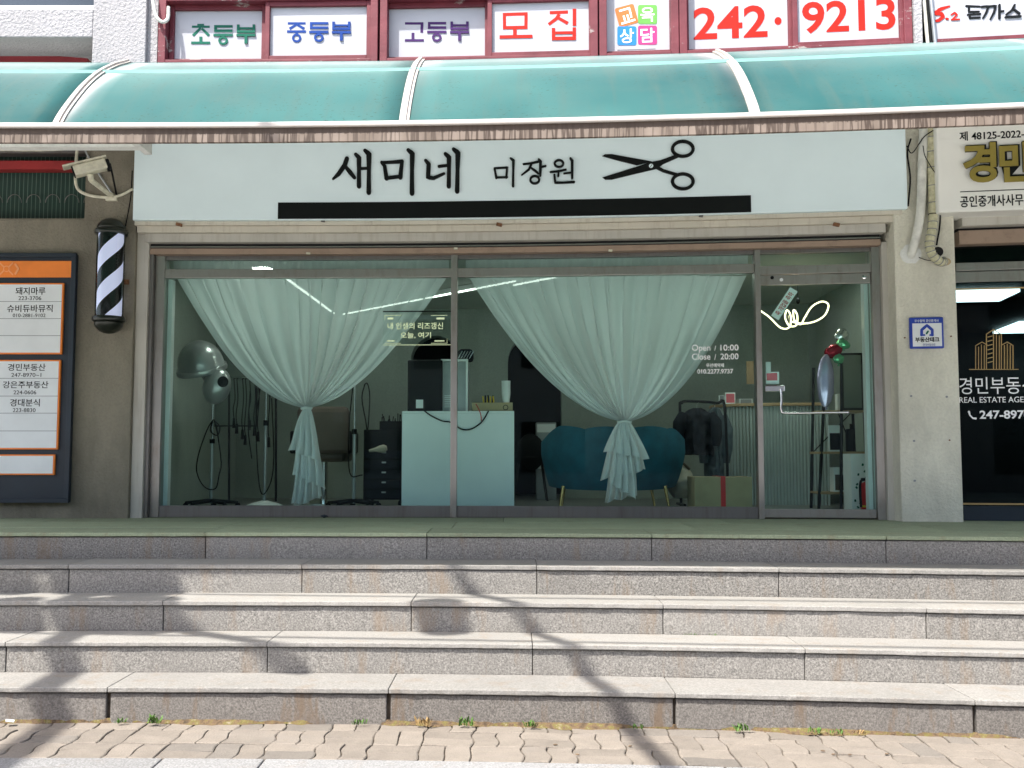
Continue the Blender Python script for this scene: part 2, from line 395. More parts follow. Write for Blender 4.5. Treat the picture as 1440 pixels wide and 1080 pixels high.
def strokes(name, lines, Y, mat, parent, depth=.006, ox=0, oy=0, sc=1., seg=8, cap=True):
    q = MB()                                              # brush strokes: polylines of (px, py, width px)
    for i, ln in enumerate(lines):
        pts = [(Vector((p[0]*sc+ox, p[1]*sc+oy)), p[2]*sc/2) for p in ln]
        dense = []
        for (a, ra), (b, rb) in zip(pts, pts[1:]):
            for k in range(4): dense.append((a.lerp(b, k/4), ra+(rb-ra)*k/4))
        dense.append(pts[-1])
        closed = (dense[0][0]-dense[-1][0]).length < .01
        L, Rr = [], []
        n = len(dense)
        for k, (p, r) in enumerate(dense):
            a = dense[k-1][0] if k > 0 else (dense[-2][0] if closed else p)
            b = dense[k+1][0] if k < n-1 else (dense[1][0] if closed else p)
            d = (b-a).normalized(); nn = Vector((-d.y, d.x)); L.append(p+nn*r); Rr.append(p-nn*r)
        y = Y-i*.0005
        def W3(p, yy): x, z = at(p.x, p.y, Y); return (x, yy, z)
        vs = []; fs = []
        for a, b in zip(L, Rr): vs += [W3(a, y-depth), W3(b, y-depth), W3(a, Y), W3(b, Y)]
        for k in range(n-1):
            a = 4*k; b = a+4; fs += [(a, a+1, b+1, b), (a, b, b+2, a+2), (a+1, a+3, b+3, b+1)]
        q.add(vs, fs)
        if cap and not closed:
            for (p, r), (p2, _) in ((dense[0], dense[1]), (dense[-1], dense[-2])):
                d = (p-p2).normalized(); a0 = math.atan2(d.y, d.x)
                ring = [p+Vector((math.cos(a0-math.pi/2+math.pi*k/6), math.sin(a0-math.pi/2+math.pi*k/6)))*r for k in range(7)]
                vs = [W3(c, y-depth-.0001) for c in ring]+[W3(c, Y) for c in ring]
                q.add(vs, [tuple(range(7))]+[(k, k+7, k+8, k+1) for k in range(6)])
    return q.build(name, mat, parent)
def circ(cx, cy, rx, ry, w, n=20, a0=0): return [(cx+rx*math.cos(a0+2*math.pi*k/n), cy+ry*math.sin(a0+2*math.pi*k/n), w) for k in range(n)]+[(cx+rx*math.cos(a0), cy+ry*math.sin(a0), w)]
def bez(*P, n=14):
    P = [Vector(p) for p in P]
    out = []
    for i in range(n+1):
        t = i/n; q = list(P)
        while len(q) > 1: q = [a.lerp(b, t) for a, b in zip(q, q[1:])]
        out.append(q[0])
    return out
def catmull(P, n=8):
    P = [Vector(p) for p in P]; Q = [P[0]*2-P[1]]+P+[P[-1]*2-P[-2]]; out = []
    for i in range(1, len(Q)-2):
        for k in range(n):
            t = k/n; a, b, c, d = Q[i-1:i+3]
            out.append(.5*((2*b)+(c-a)*t+(2*a-5*b+4*c-d)*t*t+(3*b-a-3*c+d)*t**3))
    out.append(P[-1]); return out
def P3(px, py, Y): x, z = at(px, py, Y); return Vector((x, Y, z))

# ================================================================== THE SETTING
NY = [5.17, 5.51, 5.85, 6.19, 6.53]; NZ = [.178, .343, .512, .684, .854]
YW, YU, YA = 8.2, 6.0, 5.1                        # shop front, upper storey, outer edge of the awning
ZL = NZ[4]
g = MB().add([(-150, -150, -.125), (150, -150, -.125), (150, 150, -.125), (-150, 150, -.125)], [(0, 1, 2, 3)]).build('roadway', 'roadway', None, raw=True, origin=(0, 0, -.125), fix=False)
tag(g, 'unseen road in front of the kerb, made pale to bounce light', 'roadway', kind='structure')
pav = MB().box(-7, 7, 4.585, 5.6, -.13, -.012).build('pavement', 'mortar'); tag(pav, 'strip of sand coloured interlocking pavers below the steps', 'pavement', kind='structure')
# basket-weave pavers with wavy flanks
B = .236; J = .0027
def wav(x, y): return x+.007*math.sin(2*math.pi*(y-4.592)/B)+.004*math.sin(31*y+5*x), y+.005*math.sin(2*math.pi*(x-.05)/B)+.003*math.sin(8*x)
y_rows = [4.592+B*k for k in range(4)]
for r, y0 in enumerate(y_rows):
    for c in range(-13, 13):
        x0 = c*B+.05
        vert = (c+r) % 2 == 0
        for h in (0, 1):
            if vert: a, b_, cc, d = x0+h*B/2, x0+(h+1)*B/2, y0, y0+B
            else: a, b_, cc, d = x0, x0+B, y0+h*B/2, y0+(h+1)*B/2
            if cc > 5.2: continue
            d = min(d, 5.2)
            if d-cc < .03: continue
            a += J; b_ -= J; cc += J; d -= J
            n = 8; out = []
            for k in range(n): out.append((a+(b_-a)*k/n, cc))
            for k in range(n): out.append((b_, cc+(d-cc)*k/n))
            for k in range(n): out.append((b_-(b_-a)*k/n, d))
            for k in range(n): out.append((a, d-(d-cc)*k/n))
            mx, my = (a+b_)/2, (cc+d)/2; tz = random.uniform(-.0035, .0015); tx = random.uniform(-.02, .02); ty = random.uniform(-.02, .02)
            top = []; rim = []; low = []
            for (x, y) in out:
                X, Y = wav(x, y); jx = random.uniform(-.0012, .0012); X += jx
                dz = tz+(x-mx)*tx+(y-my)*ty
                rim.append((X, Y, dz-.004)); low.append((X, Y, -.02))
                top.append((X+(mx-X)*.05, Y+(my-Y)*.05, dz))
            m = len(out); q = MB(); q.add(top+rim+low, [tuple(range(m))]+[(i, i+m, (i+1) % m+m, (i+1) % m) for i in range(m)]+[(i+m, i+2*m, (i+1) % m+2*m, (i+1) % m+m) for i in range(m)])
            q.build('paver', 'paver_grey' if random.random() < .10 else 'paver', pav)
# kerb
kerb = MB().box(-7, 7, 4.25, 4.583, -.3, -.012).build('kerb', 'mortar'); tag(kerb, 'grey granite kerb edging the paved strip', 'kerb', kind='structure')
xs = [-7, -4.4, -2.95, -1.55, PX(362, 4.45, 1068), PX(1028, 4.45, 1072), 3.0, 4.4, 7]
for a, b_ in zip(xs, xs[1:]): MB().box(a+.003, b_-.003, 4.23, 4.586, -.28, .002).build('kerb_stone', 'kerb_granite', kerb, bevel=.008)

steps = MB()
prev = 0
for i in range(5):
    steps.box(-7, 7, NY[i]+.045, (NY[i+1]+.045 if i < 4 else 8.6), -.2, NZ[i]-.03)
steps = steps.build('steps', 'mortar'); tag(steps, 'five broad granite steps rising to the shop landing', 'steps', kind='structure')
RJ = [[150, 546, 950, 1372], [6, 375, 749, 1133], [228, 578, 933, 1304], [95, 424, 755, 1096], [288, 600, 917, 1247]]
for i in range(5):
    py = [1000, 930, 870, 815, 770][i]
    xj = [PX(p, NY[i], py) for p in RJ[i]]; w = (xj[-1]-xj[0])/3
    xj = [xj[0]-2*w, xj[0]-w]+xj+[xj[-1]+w, xj[-1]+2*w]
    z0 = NZ[i-1] if i else -.03
    for a, b_ in zip(xs_ := xj, xj[1:]):
        dy = random.uniform(-.003, .003); gap = random.uniform(.0015, .0028) if i else random.choice((.005, .009, .011))
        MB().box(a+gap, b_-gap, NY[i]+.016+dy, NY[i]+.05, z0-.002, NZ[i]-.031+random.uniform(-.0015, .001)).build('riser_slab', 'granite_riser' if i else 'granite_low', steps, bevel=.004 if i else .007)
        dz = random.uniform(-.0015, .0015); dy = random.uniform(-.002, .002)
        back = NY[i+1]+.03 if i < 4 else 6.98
        MB().box(a+.0015, b_-.0015, NY[i]+dy, back, NZ[i]-.0262, NZ[i]+dz, step=.035).build('tread_slab', 'granite_tread' if i < 4 else 'granite_awning_tint', steps, bevel=.0045, rough=.003)
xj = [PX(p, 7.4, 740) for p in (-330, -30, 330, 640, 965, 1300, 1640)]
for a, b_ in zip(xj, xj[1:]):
    MB().box(a+.002, b_-.002, 6.984, 7.62, ZL-.0262, ZL+random.uniform(-.001, .001)).build('landing_slab', 'granite_awning_tint', steps, bevel=.003)
    MB().box(a+.35, b_+.346, 7.624, 8.35, ZL-.0262, ZL+random.uniform(-.001, .001)).build('landing_slab', 'granite_awning_tint', steps, bevel=.003)

# dirt and moss caught along the foot of the steps
q = MB(); n = 200
vs = []
for k in range(n+1):
    x = -3+6*k/n
    wd = max(.006, .018+.075*noise.noise(Vector((x*1.7, 1, 0)))+.03*noise.noise(Vector((x*9, 3, 0)))+.016*noise.noise(Vector((x*31, 3, 0))))
    vs += [(x, 5.19, .022), (x, 5.19-wd*.4, .012+.006*noise.noise(Vector((x*22, 0, 2)))), (x, 5.19-wd, -.002)]
q.add(vs, [(3*k+j, 3*k+j+3, 3*k+j+4, 3*k+j+1) for k in range(n) for j in (0, 1)])
def moss_mat():
    m, t, b = nt('moss'); v = coords(t)
    c = ramp(t, noi(t, v, 28, 4), [(.3, (.05, .035, .02)), (.48, (.13, .085, .045)), (.60, (.13, .11, .03)), (.74, (.27, .22, .16))])
    t.links.new(c, b.inputs['Base Color']); b.inputs['Roughness'].default_value = .95; bump(t, b, noi(t, v, 120, 3), .9, .01)
moss_mat()
tag(q.build('moss', 'moss', smooth=True), 'brown dirt and moss lying along the foot of the lowest step', 'moss', kind='stuff')
# weeds
def weed(px, py, h, dry, label, Y=5.13, base=None):
    x, z = at(px, py, Y); z = .012 if base is None else base
    rnd = random.Random(px); q = MB()
    for k in range(26):
        a = rnd.uniform(0, 2*math.pi); l = h*rnd.uniform(.3, .95); sp = rnd.uniform(.3, 1.)
        b0 = Vector((x+rnd.uniform(-.035, .035), Y+rnd.uniform(-.014, .014), z)); d = Vector((math.cos(a)*sp, math.sin(a)*sp*.6-.1, 1)).normalized()
        tip = b0+d*l; mid = b0+d*l*.55+Vector((0, 0, l*.12)); s_ = Vector((-math.sin(a), math.cos(a), 0))*l*.13
        q.add([b0-s_*.4, b0+s_*.4, mid+s_, mid-s_, tip], [(0, 1, 2, 3), (3, 2, 4)])
    return tag(q.build('weed_tuft', 'dry_weed' if dry else 'weed', origin=(x, Y-bend(x), z), fix=False), label, 'weed', 'weeds along the foot of the steps')
for (px, py, h, dry, lb) in [
    (172, 1012, .035, 0, 'low green weed at the foot of the steps beside the first riser joint'),
    (217, 1010, .060, 0, 'spiky green weed tuft growing right of the first riser joint'),
    (505, 1014, .035, 0, 'small green weed just left of the second riser joint'),
    (595, 1012, .055, 1, 'reddish dry weed clump right of the second riser joint'),
    (655, 1010, .065, 0, 'tall green weed standing against the second block of the lowest riser'),
    (746, 1018, .045, 0, 'bright green clover weed alone against the lowest riser'),
    (895, 1026, .035, 0, 'green weed between pavers left of the wide open riser joint'),
    (1045, 1024, .055, 0, 'leafy green weed right of the wide open riser joint'),
    (1145, 1028, .040, 0, 'green weed tuft in the moss below the third riser block'),
    (1175, 1030, .032, 0, 'flat green weed beside another tuft below the third riser block'),
    (1208, 1034, .030, 1, 'yellowing weed in the moss strip near the split riser joint')]: weed(px, py, h, dry, lb)
weed(970, 888, .016, 0, 'tiny green weeds rooted where the second tread meets its riser', 5.86, NZ[1]); weed(1003, 888, .014, 0, 'tiny green weeds on the second tread, right of their twin', 5.86, NZ[1])

# ================================================================== THE BUILDING
bld = thing('commercial_building', 'arcaded commercial building with white rendered upper storey and olive ground floor', 'building', (0, 8.4, ZL))
ZS = 4.02                                           # soffit of the arcade
xl, xr = -7, 7
# --- ground floor walls
X_lw = PX(186, 8.05, 500)
zwt = PZ(309, 8.05, 60); xwin = PX(120, 8.05, 260)
MB().box(xl, X_lw, 8.05, 8.6, ZL-.01, zwt).build('wall', 'olive_stucco', bld, bevel=.006)
MB().box(xwin, X_lw, 8.052, 8.6, zwt, ZS).build('wall', 'olive_stucco', bld)
# --- window over the directory board: dark green screen and red beam
wq = MB().box(xl, xwin-.001, 8.30, 8.34, zwt, ZS).build('window', 'green_screen', bld); tag(wq, 'dark green screened window above the directory board')
z0 = PZ(240, 8.2, 60); z1 = PZ(228, 8.2, 60)
MB().box(xl, xwin-.003, 8.16, 8.26, z0, z1).build('red_rail', 'red_beam', wq)
MB().box(xl, xwin-.003, 8.1, 8.2, PZ(218, 8.15, 60), PZ(205, 8.15, 60)).build('header', 'steel_dark', wq)
MB().box(xl, xwin-.002, 8.06, 8.3, zwt, zwt+.012).build('sill', 'olive_stucco', wq)
rg = MB()
for k in range(10):
    cx = -3.2-k*.16
    rg.tube([(cx+.06*math.cos(a), 8.27, PZ(285, 8.27, 60)+.07*math.sin(a)) for a in [math.pi*j/10 for j in range(11)]], .003, 5)
rg.build('arch_bars', 'steel_dark', wq)
# --- right column
xa, xb = PX(1262, 8.0, 500), PX(1348, 8.0, 500); xb_col = xb; xc = PX(1246, 8.2, 500)
q = MB(); q.add([(xc, 8.2, ZL-.01), (xa, 8.0, ZL-.01), (xb, 8.0, ZL-.01), (xb, 8.6, ZL-.01), (xc, 8.6, ZL-.01)]+[(xc, 8.2, ZS), (xa, 8.0, ZS), (xb, 8.0, ZS), (xb, 8.6, ZS), (xc, 8.6, ZS)],
    [(0, 1, 6, 5), (1, 2, 7, 6), (2, 3, 8, 7), (3, 4, 9, 8), (4, 0, 5, 9), (0, 4, 3, 2, 1), (5, 6, 7, 8, 9)])
colm = q.build('column', 'column_stucco', bld, bevel=.01)
for (px, py, r) in [(1281, 557, 4), (1331, 558, 4), (1285, 620, 4), (1335, 619, 3), (1286, 676, 4), (1272, 475, 3), (1337, 473, 3)]:
    x, z = at(px, py, 8.0); MB().lathe([(r*.002, 0), (r*.002, .012)], (x, 8.004, z), 8, Matrix.Rotation(math.pi/2, 4, 'X')).build('plugged_hole', 'rust' if r < 4 else 'line_grey', colm)
# --- left jamb of the shop opening
xj0, xj1 = X_lw+.001, PX(206, 8.1, 500)
MB().box(xj0, xj1, 8.09, 8.6, ZL-.01, PZ(325, 8.09, 195)).build('jamb', 'jamb_paint', bld, bevel=.004)
# --- wall above shop and soffit of the arcade
MB().box(X_lw+.001, xc, 8.3, 8.6, 3.14, ZS).build('wall', 'olive_stucco', bld)
MB().box(xb+.001, xr, 8.32, 8.6, 3.35, ZS).build('wall', 'column_stucco', bld)
MB().box(PX(132, YU, 60), xr, YU+.395, 15, ZS, ZS+.22).build('soffit', 'soffit_paint', bld)
MB().box(xl, PX(132, YU, 60)-.001, YU+.85, 15, ZS, ZS+.22).build('soffit', 'soffit_paint', bld)
# --- upper storey
zA = PZ(88, YU, 300)
ztop = 8.5
q = MB().box(PX(130, YU, 50), PX(205, YU, 50), YU, YU+.3, zA-.08, ztop)
q.box(xl, PX(130, YU, 50)-.001, YU+.002, YU+.3, PZ(52, YU, 60), PZ(12, YU, 60)); q.build('upper_wall', 'white_stucco', bld, bevel=.006)
MB().box(PX(205, YU, 50)+.001, PX(219, YU, 50), YU+.03, YU+.3, zA-.08, ztop).build('upper_wall', 'white_stucco', bld)
MB().box(xl, PX(131, YU, 60), YU+.5, YU+.55, PZ(30, YU+.5, 60), ztop).build('window', 'window_sky_tint', bld)
zrc = PZ(56, YU+.72, 60); MB().box(xl, PX(131, YU, 60), YU+.301, YU+.84, zrc, zrc+.05).build('recess_ceiling', 'soffit_paint', bld)
MB().box(xl, PX(131, YU, 60), YU+.01, YU+.71, zA-.12, zA-.06).build('recess_floor', 'soffit_paint', bld)
MB().box(xl, PX(131, YU, 60), YU+.72, YU+.8, zA-.3, zrc-.001).build('recess_wall', 'soffit_paint', bld)
MB().box(PX(131, YU, 60)+.001, PX(131, YU, 60)+.05, YU+.301, YU+.9, zA-.3, ztop).build('recess_wall', 'soffit_paint', bld)
q = MB(); xb0, xb1 = PX(-60, YU+.6, 60), PX(128, YU+.6, 60); za0, zb0 = PZ(72, YU+.6, 60), PZ(86, YU+.6, 60)
q.add([(xb0, YU+.55, za0-.13), (xb1, YU+.55, zb0-.13), (xb1, YU+.55, zb0), (xb0, YU+.55, za0), (xb0, YU+.7, za0-.13), (xb1, YU+.7, zb0-.13), (xb1, YU+.7, zb0), (xb0, YU+.7, za0)],
      [(0, 1, 2, 3), (4, 7, 6, 5), (0, 4, 5, 1), (3, 2, 6, 7), (0, 3, 7, 4), (1, 5, 6, 2)]); q.build('sloping_beam', 'red_beam', bld)
MB().box(PX(219, YU, 50), xr, YU+.02, YU+.3, zA-.12, zA-.005).build('upper_wall', 'white_stucco', bld)
MB().box(PX(219, YU, 50), xr, YU+.35, YU+.4, zA-.1, ztop).build('inner_blind', 'dark_room', bld)
MB().box(xl, xr, YU+.45, YU+.6, ztop-.1, ztop).build('roof_slab', 'concrete', bld)
MB().box(xl, xr, 11, 11.2, ZS+.22, ztop).build('rear_wall', 'concrete', bld)
# windows of the upper storey: frame > sashes, film, lettering
zb_ = PZ(81, YU+.05, 300); zt_ = PZ(12, YU+.05, 300)
def sash(par, p0, p1, Y, top, film=True, z0=None, grey=False, lab=None):
    a, b_ = PX(p0, Y, 45), PX(p1, Y, 45); w = .028; z0 = zb_ if z0 is None else z0
    q = MB()
    q.box(a-w, a, Y-.02, Y+.02, z0-.03, top+.03); q.box(b_, b_+w, Y-.02, Y+.02, z0-.03, top+.03)
    q.box(a, b_, Y-.0195, Y+.0195, z0-.03, z0); q.box(a, b_, Y-.0195, Y+.0195, top, top+.03)
    q.build('sash', 'red_frame', par, bevel=.003)
    f = MB().box(a, b_, Y+.004, Y+.010, z0, top).build('window_film', 'film_white', par)
    if lab: f['label'] = lab
    return Y+.004
def wframe(p0, p1, top, lab):
    a, b_ = PX(p0, YU, 45), PX(p1, YU, 45); w = .045; q = MB()
    q.box(a, a+w, YU+.005, YU+.12, zA-.01, top+.12); q.box(b_-w, b_, YU+.005, YU+.12, zA-.01, top+.12)
    q.box(a+w, b_-w, YU+.006, YU+.119, zA-.012, zb_-.03); q.box(a+w, b_-w, YU+.006, YU+.119, top+.03, top+.12)
    o = q.build('window', 'red_frame', bld, bevel=.003); o['label'] = lab; return o
zt2 = zt_+.75
def g_deung(x, y): return [[(x+4, y+7, 13), (x+107, y+7, 13)], [(x+11, y+13.6, 14), (x+11, y+25.4, 14)], [(x+4, y+32, 13), (x+107, y+32, 13)], [(x, y+57, 13), (x+108, y+57, 13)], circ(x+54, y+88, 21, 18, 12, 22)]
def g_bu(x, y): return [[(x+9, y, 14), (x+9, y+33.5, 14)], [(x+97, y, 14), (x+97, y+33.5, 14)], [(x+16, y+21, 10), (x+90, y+21, 10)], [(x+2, y+40, 13), (x+104, y+40, 13)], [(x, y+60, 13), (x+106, y+60, 13)], [(x+53, y+66.5, 16), (x+53, y+108, 16)]]
def g_jung(x, y): return [[(x+4, y+7, 13), (x+104, y+7, 13)], [(x+54, y+13, 12), (x+14, y+38, 15)], [(x+58, y+15, 12), (x+97, y+38, 15)], [(x, y+53, 13), (x+106, y+53, 13)], [(x+54, y+60, 14), (x+54, y+71, 14)], circ(x+54, y+90, 20, 19, 12, 22)]
def g_go(x, y): return [[(x, y+7, 13), (x+104, y+7, 13)], [(x+96, y+13.6, 16), (x+94, y+60, 15)], [(x+45, y+60, 16), (x+45, y+96, 16)], [(x, y+102.6, 13), (x+106, y+102.6, 13)]]
def g_cho(x, y): return [[(x+34, y+4, 9), (x+72, y+4, 9)], [(x+4, y+15.5, 12), (x+104, y+15.5, 12)], [(x+54, y+22, 13), (x+10, y+66, 15)], [(x+60, y+26, 13), (x+100, y+66, 15)], [(x+54, y+72, 16), (x+54, y+100, 16)], [(x, y+106.5, 13), (x+106, y+106.5, 13)]]
w1 = wframe(222, 531, zt_, 'red framed upper window with green and blue lettered films')
Ya = sash(w1, 246, 369, YU+.085, zt_, lab='white film lettered in green'); strokes('lettering', g_cho(1076, 135)+g_deung(1202, 142)+g_bu(1332, 140), Ya, 'letter_green', w1, .0015, 0, 0, .25, cap=False)
Ya = sash(w1, 380, 516, YU+.042, zt_, lab='white film lettered in blue'); strokes('lettering', g_jung(175, 125)+g_deung(300, 125)+g_bu(428, 124), Ya, 'letter_blue', w1, .0015, 360, 0, .25, cap=False)
w2 = wframe(534, 841, zt_, 'red framed upper window with purple and red lettered films')
Ya = sash(w2, 547, 682, YU+.085, zt_, lab='white film lettered in purple'); strokes('lettering', g_go(838, 125)+g_deung(963, 124)+g_bu(1092, 123), Ya, 'letter_purple', w2, .0015, 360, 0, .25, cap=False)
Ya = sash(w2, 692, 828, YU+.042, zt_, lab='white film lettered in red')
strokes('lettering', [[(-52, 82, 18), (88, 78, 18)], [(-43, 92, 18), (-42, 148, 18)], [(79, 88, 18), (78, 145, 18)], [(-51, 157, 18), (87, 154, 18)], [(16, 164, 20), (16, 200, 20)], [(-70, 209, 18), (115, 205, 18)]], Ya, 'letter_red', w2, .0015, 720, 0, .25, cap=False)
strokes('lettering', [[(212, 72, 18), (315, 68, 18)], [(266, 80, 18), (250, 105, 19), (206, 138, 17)], [(258, 100, 16), (314, 132, 19)], [(351, 50, 20), (351, 146, 20)], [(233, 158, 19), (233, 208, 19)], [(350, 155, 19), (350, 206, 19)], [(243, 186, 15), (340, 184, 15)], [(224, 218, 19), (359, 216, 19)]], Ya, 'letter_red', w2, .0015, 720, 0, .25, cap=False)
w3 = wframe(843, 955, zt2, 'narrow red framed upper window with four coloured letter tiles')
Ya = sash(w3, 853, 944, YU+.075, zt2, z0=zb_, lab='white film with four coloured letter tiles')
def rtile(cx, cy, r, rot, mat, ch):
    pts = []
    for k in range(4):
        a = math.pi/2*k+math.pi/4
        for j in range(5):
            b2 = math.pi/2*k+math.pi/8*j; pts.append((r*.78*math.cos(a)*1.414*.98+r*.22*math.cos(b2), r*.78*math.sin(a)*1.414*.98+r*.22*math.sin(b2)))
    pts = [(x*math.cos(rot)-y*math.sin(rot)+cx, x*math.sin(rot)+y*math.cos(rot)+cy) for x, y in pts]
    MB().prism([at(x, y, Ya) for x, y in pts], Ya-.0025, .002).build('letter_tile', mat, w3)
    text('lettering', ch, cx-r*.72, cy-r*.74, cx+r*.72, cy+r*.74, Ya-.003, 'letter_white', w3, .012, .001, rot=-rot)
rtile(881, 22, 14, -.27, 'tile_orange', '교'); rtile(910.5, 20.5, 13.6, 0, 'tile_green', '육')
rtile(881.5, 50.5, 13.6, 0, 'tile_blue', '상'); rtile(910.5, 49.5, 13.6, 0, 'tile_pink', '담')
MB().box(PX(868, Ya, 69), PX(922, Ya, 69), Ya-.002, Ya-.0005, PZ(70, Ya, 895), PZ(69, Ya, 895)).build('rule_line', 'line_grey', w3)
w4 = wframe(956, 1284, zt2, 'wide red framed upper window with a red telephone number')
Ya = sash(w4, 968, 1108, YU+.085, zt2, lab='white film with red digits'); text('lettering', '242', 975, 9, 1079, 54, Ya, 'letter_red', w4, .02)
text('lettering', '.', 1089, 24, 1099, 35, Ya, 'letter_red', w4, .02)
Ya = sash(w4, 1121, 1264, YU+.042, zt2, lab='white film with red digits'); text('lettering', '9213', 1128, 0, 1259, 45, Ya, 'letter_red', w4, .02)
# pier, pipe and cables right of the windows
MB().box(PX(1285, YU, 40)+.001, PX(1296, YU, 40), YU-.01, YU+.3, zA-.1, ztop).build('upper_wall', 'white_stucco', bld)
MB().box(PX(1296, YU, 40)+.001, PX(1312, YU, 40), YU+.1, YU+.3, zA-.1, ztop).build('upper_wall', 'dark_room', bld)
for k, (p0, p1, r, m) in enumerate([(1293, 1306, .012, 'pipe_white'), (1299, 1310, .009, 'black_plastic'), (1303, 1316, .011, 'grey_metal')]):
    a = P3(p0, -60, YU+.03-.02*k); b_ = P3(p1, 68, YU+.03-.02*k)
    tag(MB().tube([a, a.lerp(b_, .5), b_], r, 8).build('conduit', m, smooth=True), ['white cable conduit', 'thin black cable', 'grey metal conduit'][k]+' running down beside the pork cutlet panel', 'conduit', 'conduits on the upper pier')
tag(MB().tube(catmull([P3(213, -15, YU-.03), P3(217, 12, YU-.03), P3(221, 25, YU-.03), P3(229, 31, YU-.02), P3(236, 26, YU), P3(237, 10, YU+.02)], 6), .011, 10).build('conduit_hook', 'pipe_white', smooth=True), 'white flexible conduit bending into the red window frame', 'conduit')
xn0 = PX(1313, YU, 40)
pan = thing('wall_panel_sign', 'white upper panel lettered in red and black above a red rail', 'sign', (xn0+.5, YU, zA))
MB().box(xn0, xr, YU+.02, YU+.06, PZ(51, YU, 1380), ztop-1).build('panel', 'film_white', pan)
MB().box(xn0, xr, YU-.005, YU+.08, zA-.005, PZ(52, YU, 1380)).build('rail', 'red_frame', pan)
strokes('lettering', [[(925, 80, 16), (975, 50, 20), (1020, 36, 10)], [(960, 52, 12), (940, 78, 16)], [(938, 78, 18), (975, 78, 20), (985, 95, 20), (960, 115, 18), (932, 122, 10)], [(1003, 106, 12), (1010, 108, 12)],
    [(1030, 84, 8), (1048, 72, 10), (1062, 84, 10), (1035, 112, 9)], [(1032, 112, 9), (1075, 110, 8)]], YU+.02, 'letter_red', pan, .003, 1080, 0, .25)
strokes('lettering', [[(1115, 35, 13), (1190, 38, 11)], [(1130, 40, 12), (1128, 68, 13), (1185, 66, 11)], [(1155, 68, 11), (1155, 82, 11)], [(1122, 84, 10), (1192, 80, 12)], [(1135, 86, 12), (1132, 103, 12), (1190, 100, 11)],
    [(1200, 40, 12), (1240, 36, 12), (1225, 75, 13), (1208, 103, 10)], [(1242, 38, 12), (1280, 34, 12), (1268, 75, 13), (1250, 108, 10)], [(1300, 30, 13), (1300, 104, 13)], [(1302, 66, 10), (1322, 64, 10)],
    [(1385, 30, 12), (1370, 60, 13), (1340, 82, 11)], [(1378, 52, 11), (1412, 78, 12)], [(1335, 98, 12), (1418, 94, 12)]], YU+.02, 'letter_black', pan, .003, 1080, 0, .25)

# ================================================================== AWNING
zl = PZ(178, YA, 300); zfb = PZ(201, YA, 300)
aw = thing('awning', 'teal translucent barrel awning with white ribs and stained cream edge', 'awning', (0, YA, zfb))
ribs = [PX(80, YA, 175)-1.77, PX(80, YA, 175), PX(568, YA, 175), PX(1062, YA, 165), PX(1062, YA, 165)+1.77, 6.8]; ribs = [-6.5]+ribs
PRF = [(YA, zl)]+[(y, PZ(p, y, 300)) for y, p in ((5.16, 163), (5.26, 145), (5.42, 122), (5.60, 105), (5.80, 94.5), (5.92, 91), (YU, 88.5))]
PRF = [(v.y, v.z) for v in catmull([(0, a, b) for a, b in PRF], 6)]
def prof(t):
    f = t*(len(PRF)-1); i = min(int(f), len(PRF)-2); f -= i; return PRF[i][0]+(PRF[i+1][0]-PRF[i][0])*f, PRF[i][1]+(PRF[i+1][1]-PRF[i][1])*f
for a, b_ in zip(ribs, ribs[1:]):
    q = MB().grid(max(4, int((b_-a)/.15)), 20, lambda u, v: (a+.02+(b_-a-.04)*u, prof(v)[0], prof(v)[1]+.0035*math.sin(u*math.pi)))
    q.build('panel', 'awning', aw, smooth=True, thick=.004)
for x in ribs[1:-1]:
    q = MB(); n = 22
    for off, w in ((0, .026), (.012, .010)):
        vs = []; fs = []
        for k in range(n+1):
            y, z = prof(k/n); ang = k/n*math.pi/2; ny, nz = -math.cos(ang), math.sin(ang)
            h = .012+off
            for sx in (-1, 1):
                vs += [(x+sx*w, y-ny*.006, z-nz*.006), (x+sx*w, y+ny*h, z+nz*h)]
        for k in range(n):
            a = 4*k; b_ = a+4; fs += [(a+1, a+3, b_+3, b_+1), (a, a+1, b_+1, b_), (a+2, b_+2, b_+3, a+3)]
        q.add(vs, fs)
    q.build('rib', 'white_trim', aw)
y, z = prof(.595)
plain('pale_bar', (.22, .44, .39), .5)
MB().box(-6.5, 6.8, y-.012, y+.012, z-.004, z+.016).build('glazing_bar', 'pale_bar', aw)
q = MB().box(-6.5, 6.8, YA-.03, YA+.03, zl-.012, zl+.014); q.build('edge_trim', 'white_trim', aw, bevel=.005)
MB().box(-6.5, 6.8, YA-.012, YA+.012, zfb, zl-.0125).build('fascia', 'fascia', aw)
for x in ribs[1:-1]:
    MB().tube([(x, YA+.03, zl-.03), (x, YU, zA-.02)], .014, 8).build('strut', 'white_trim', aw)

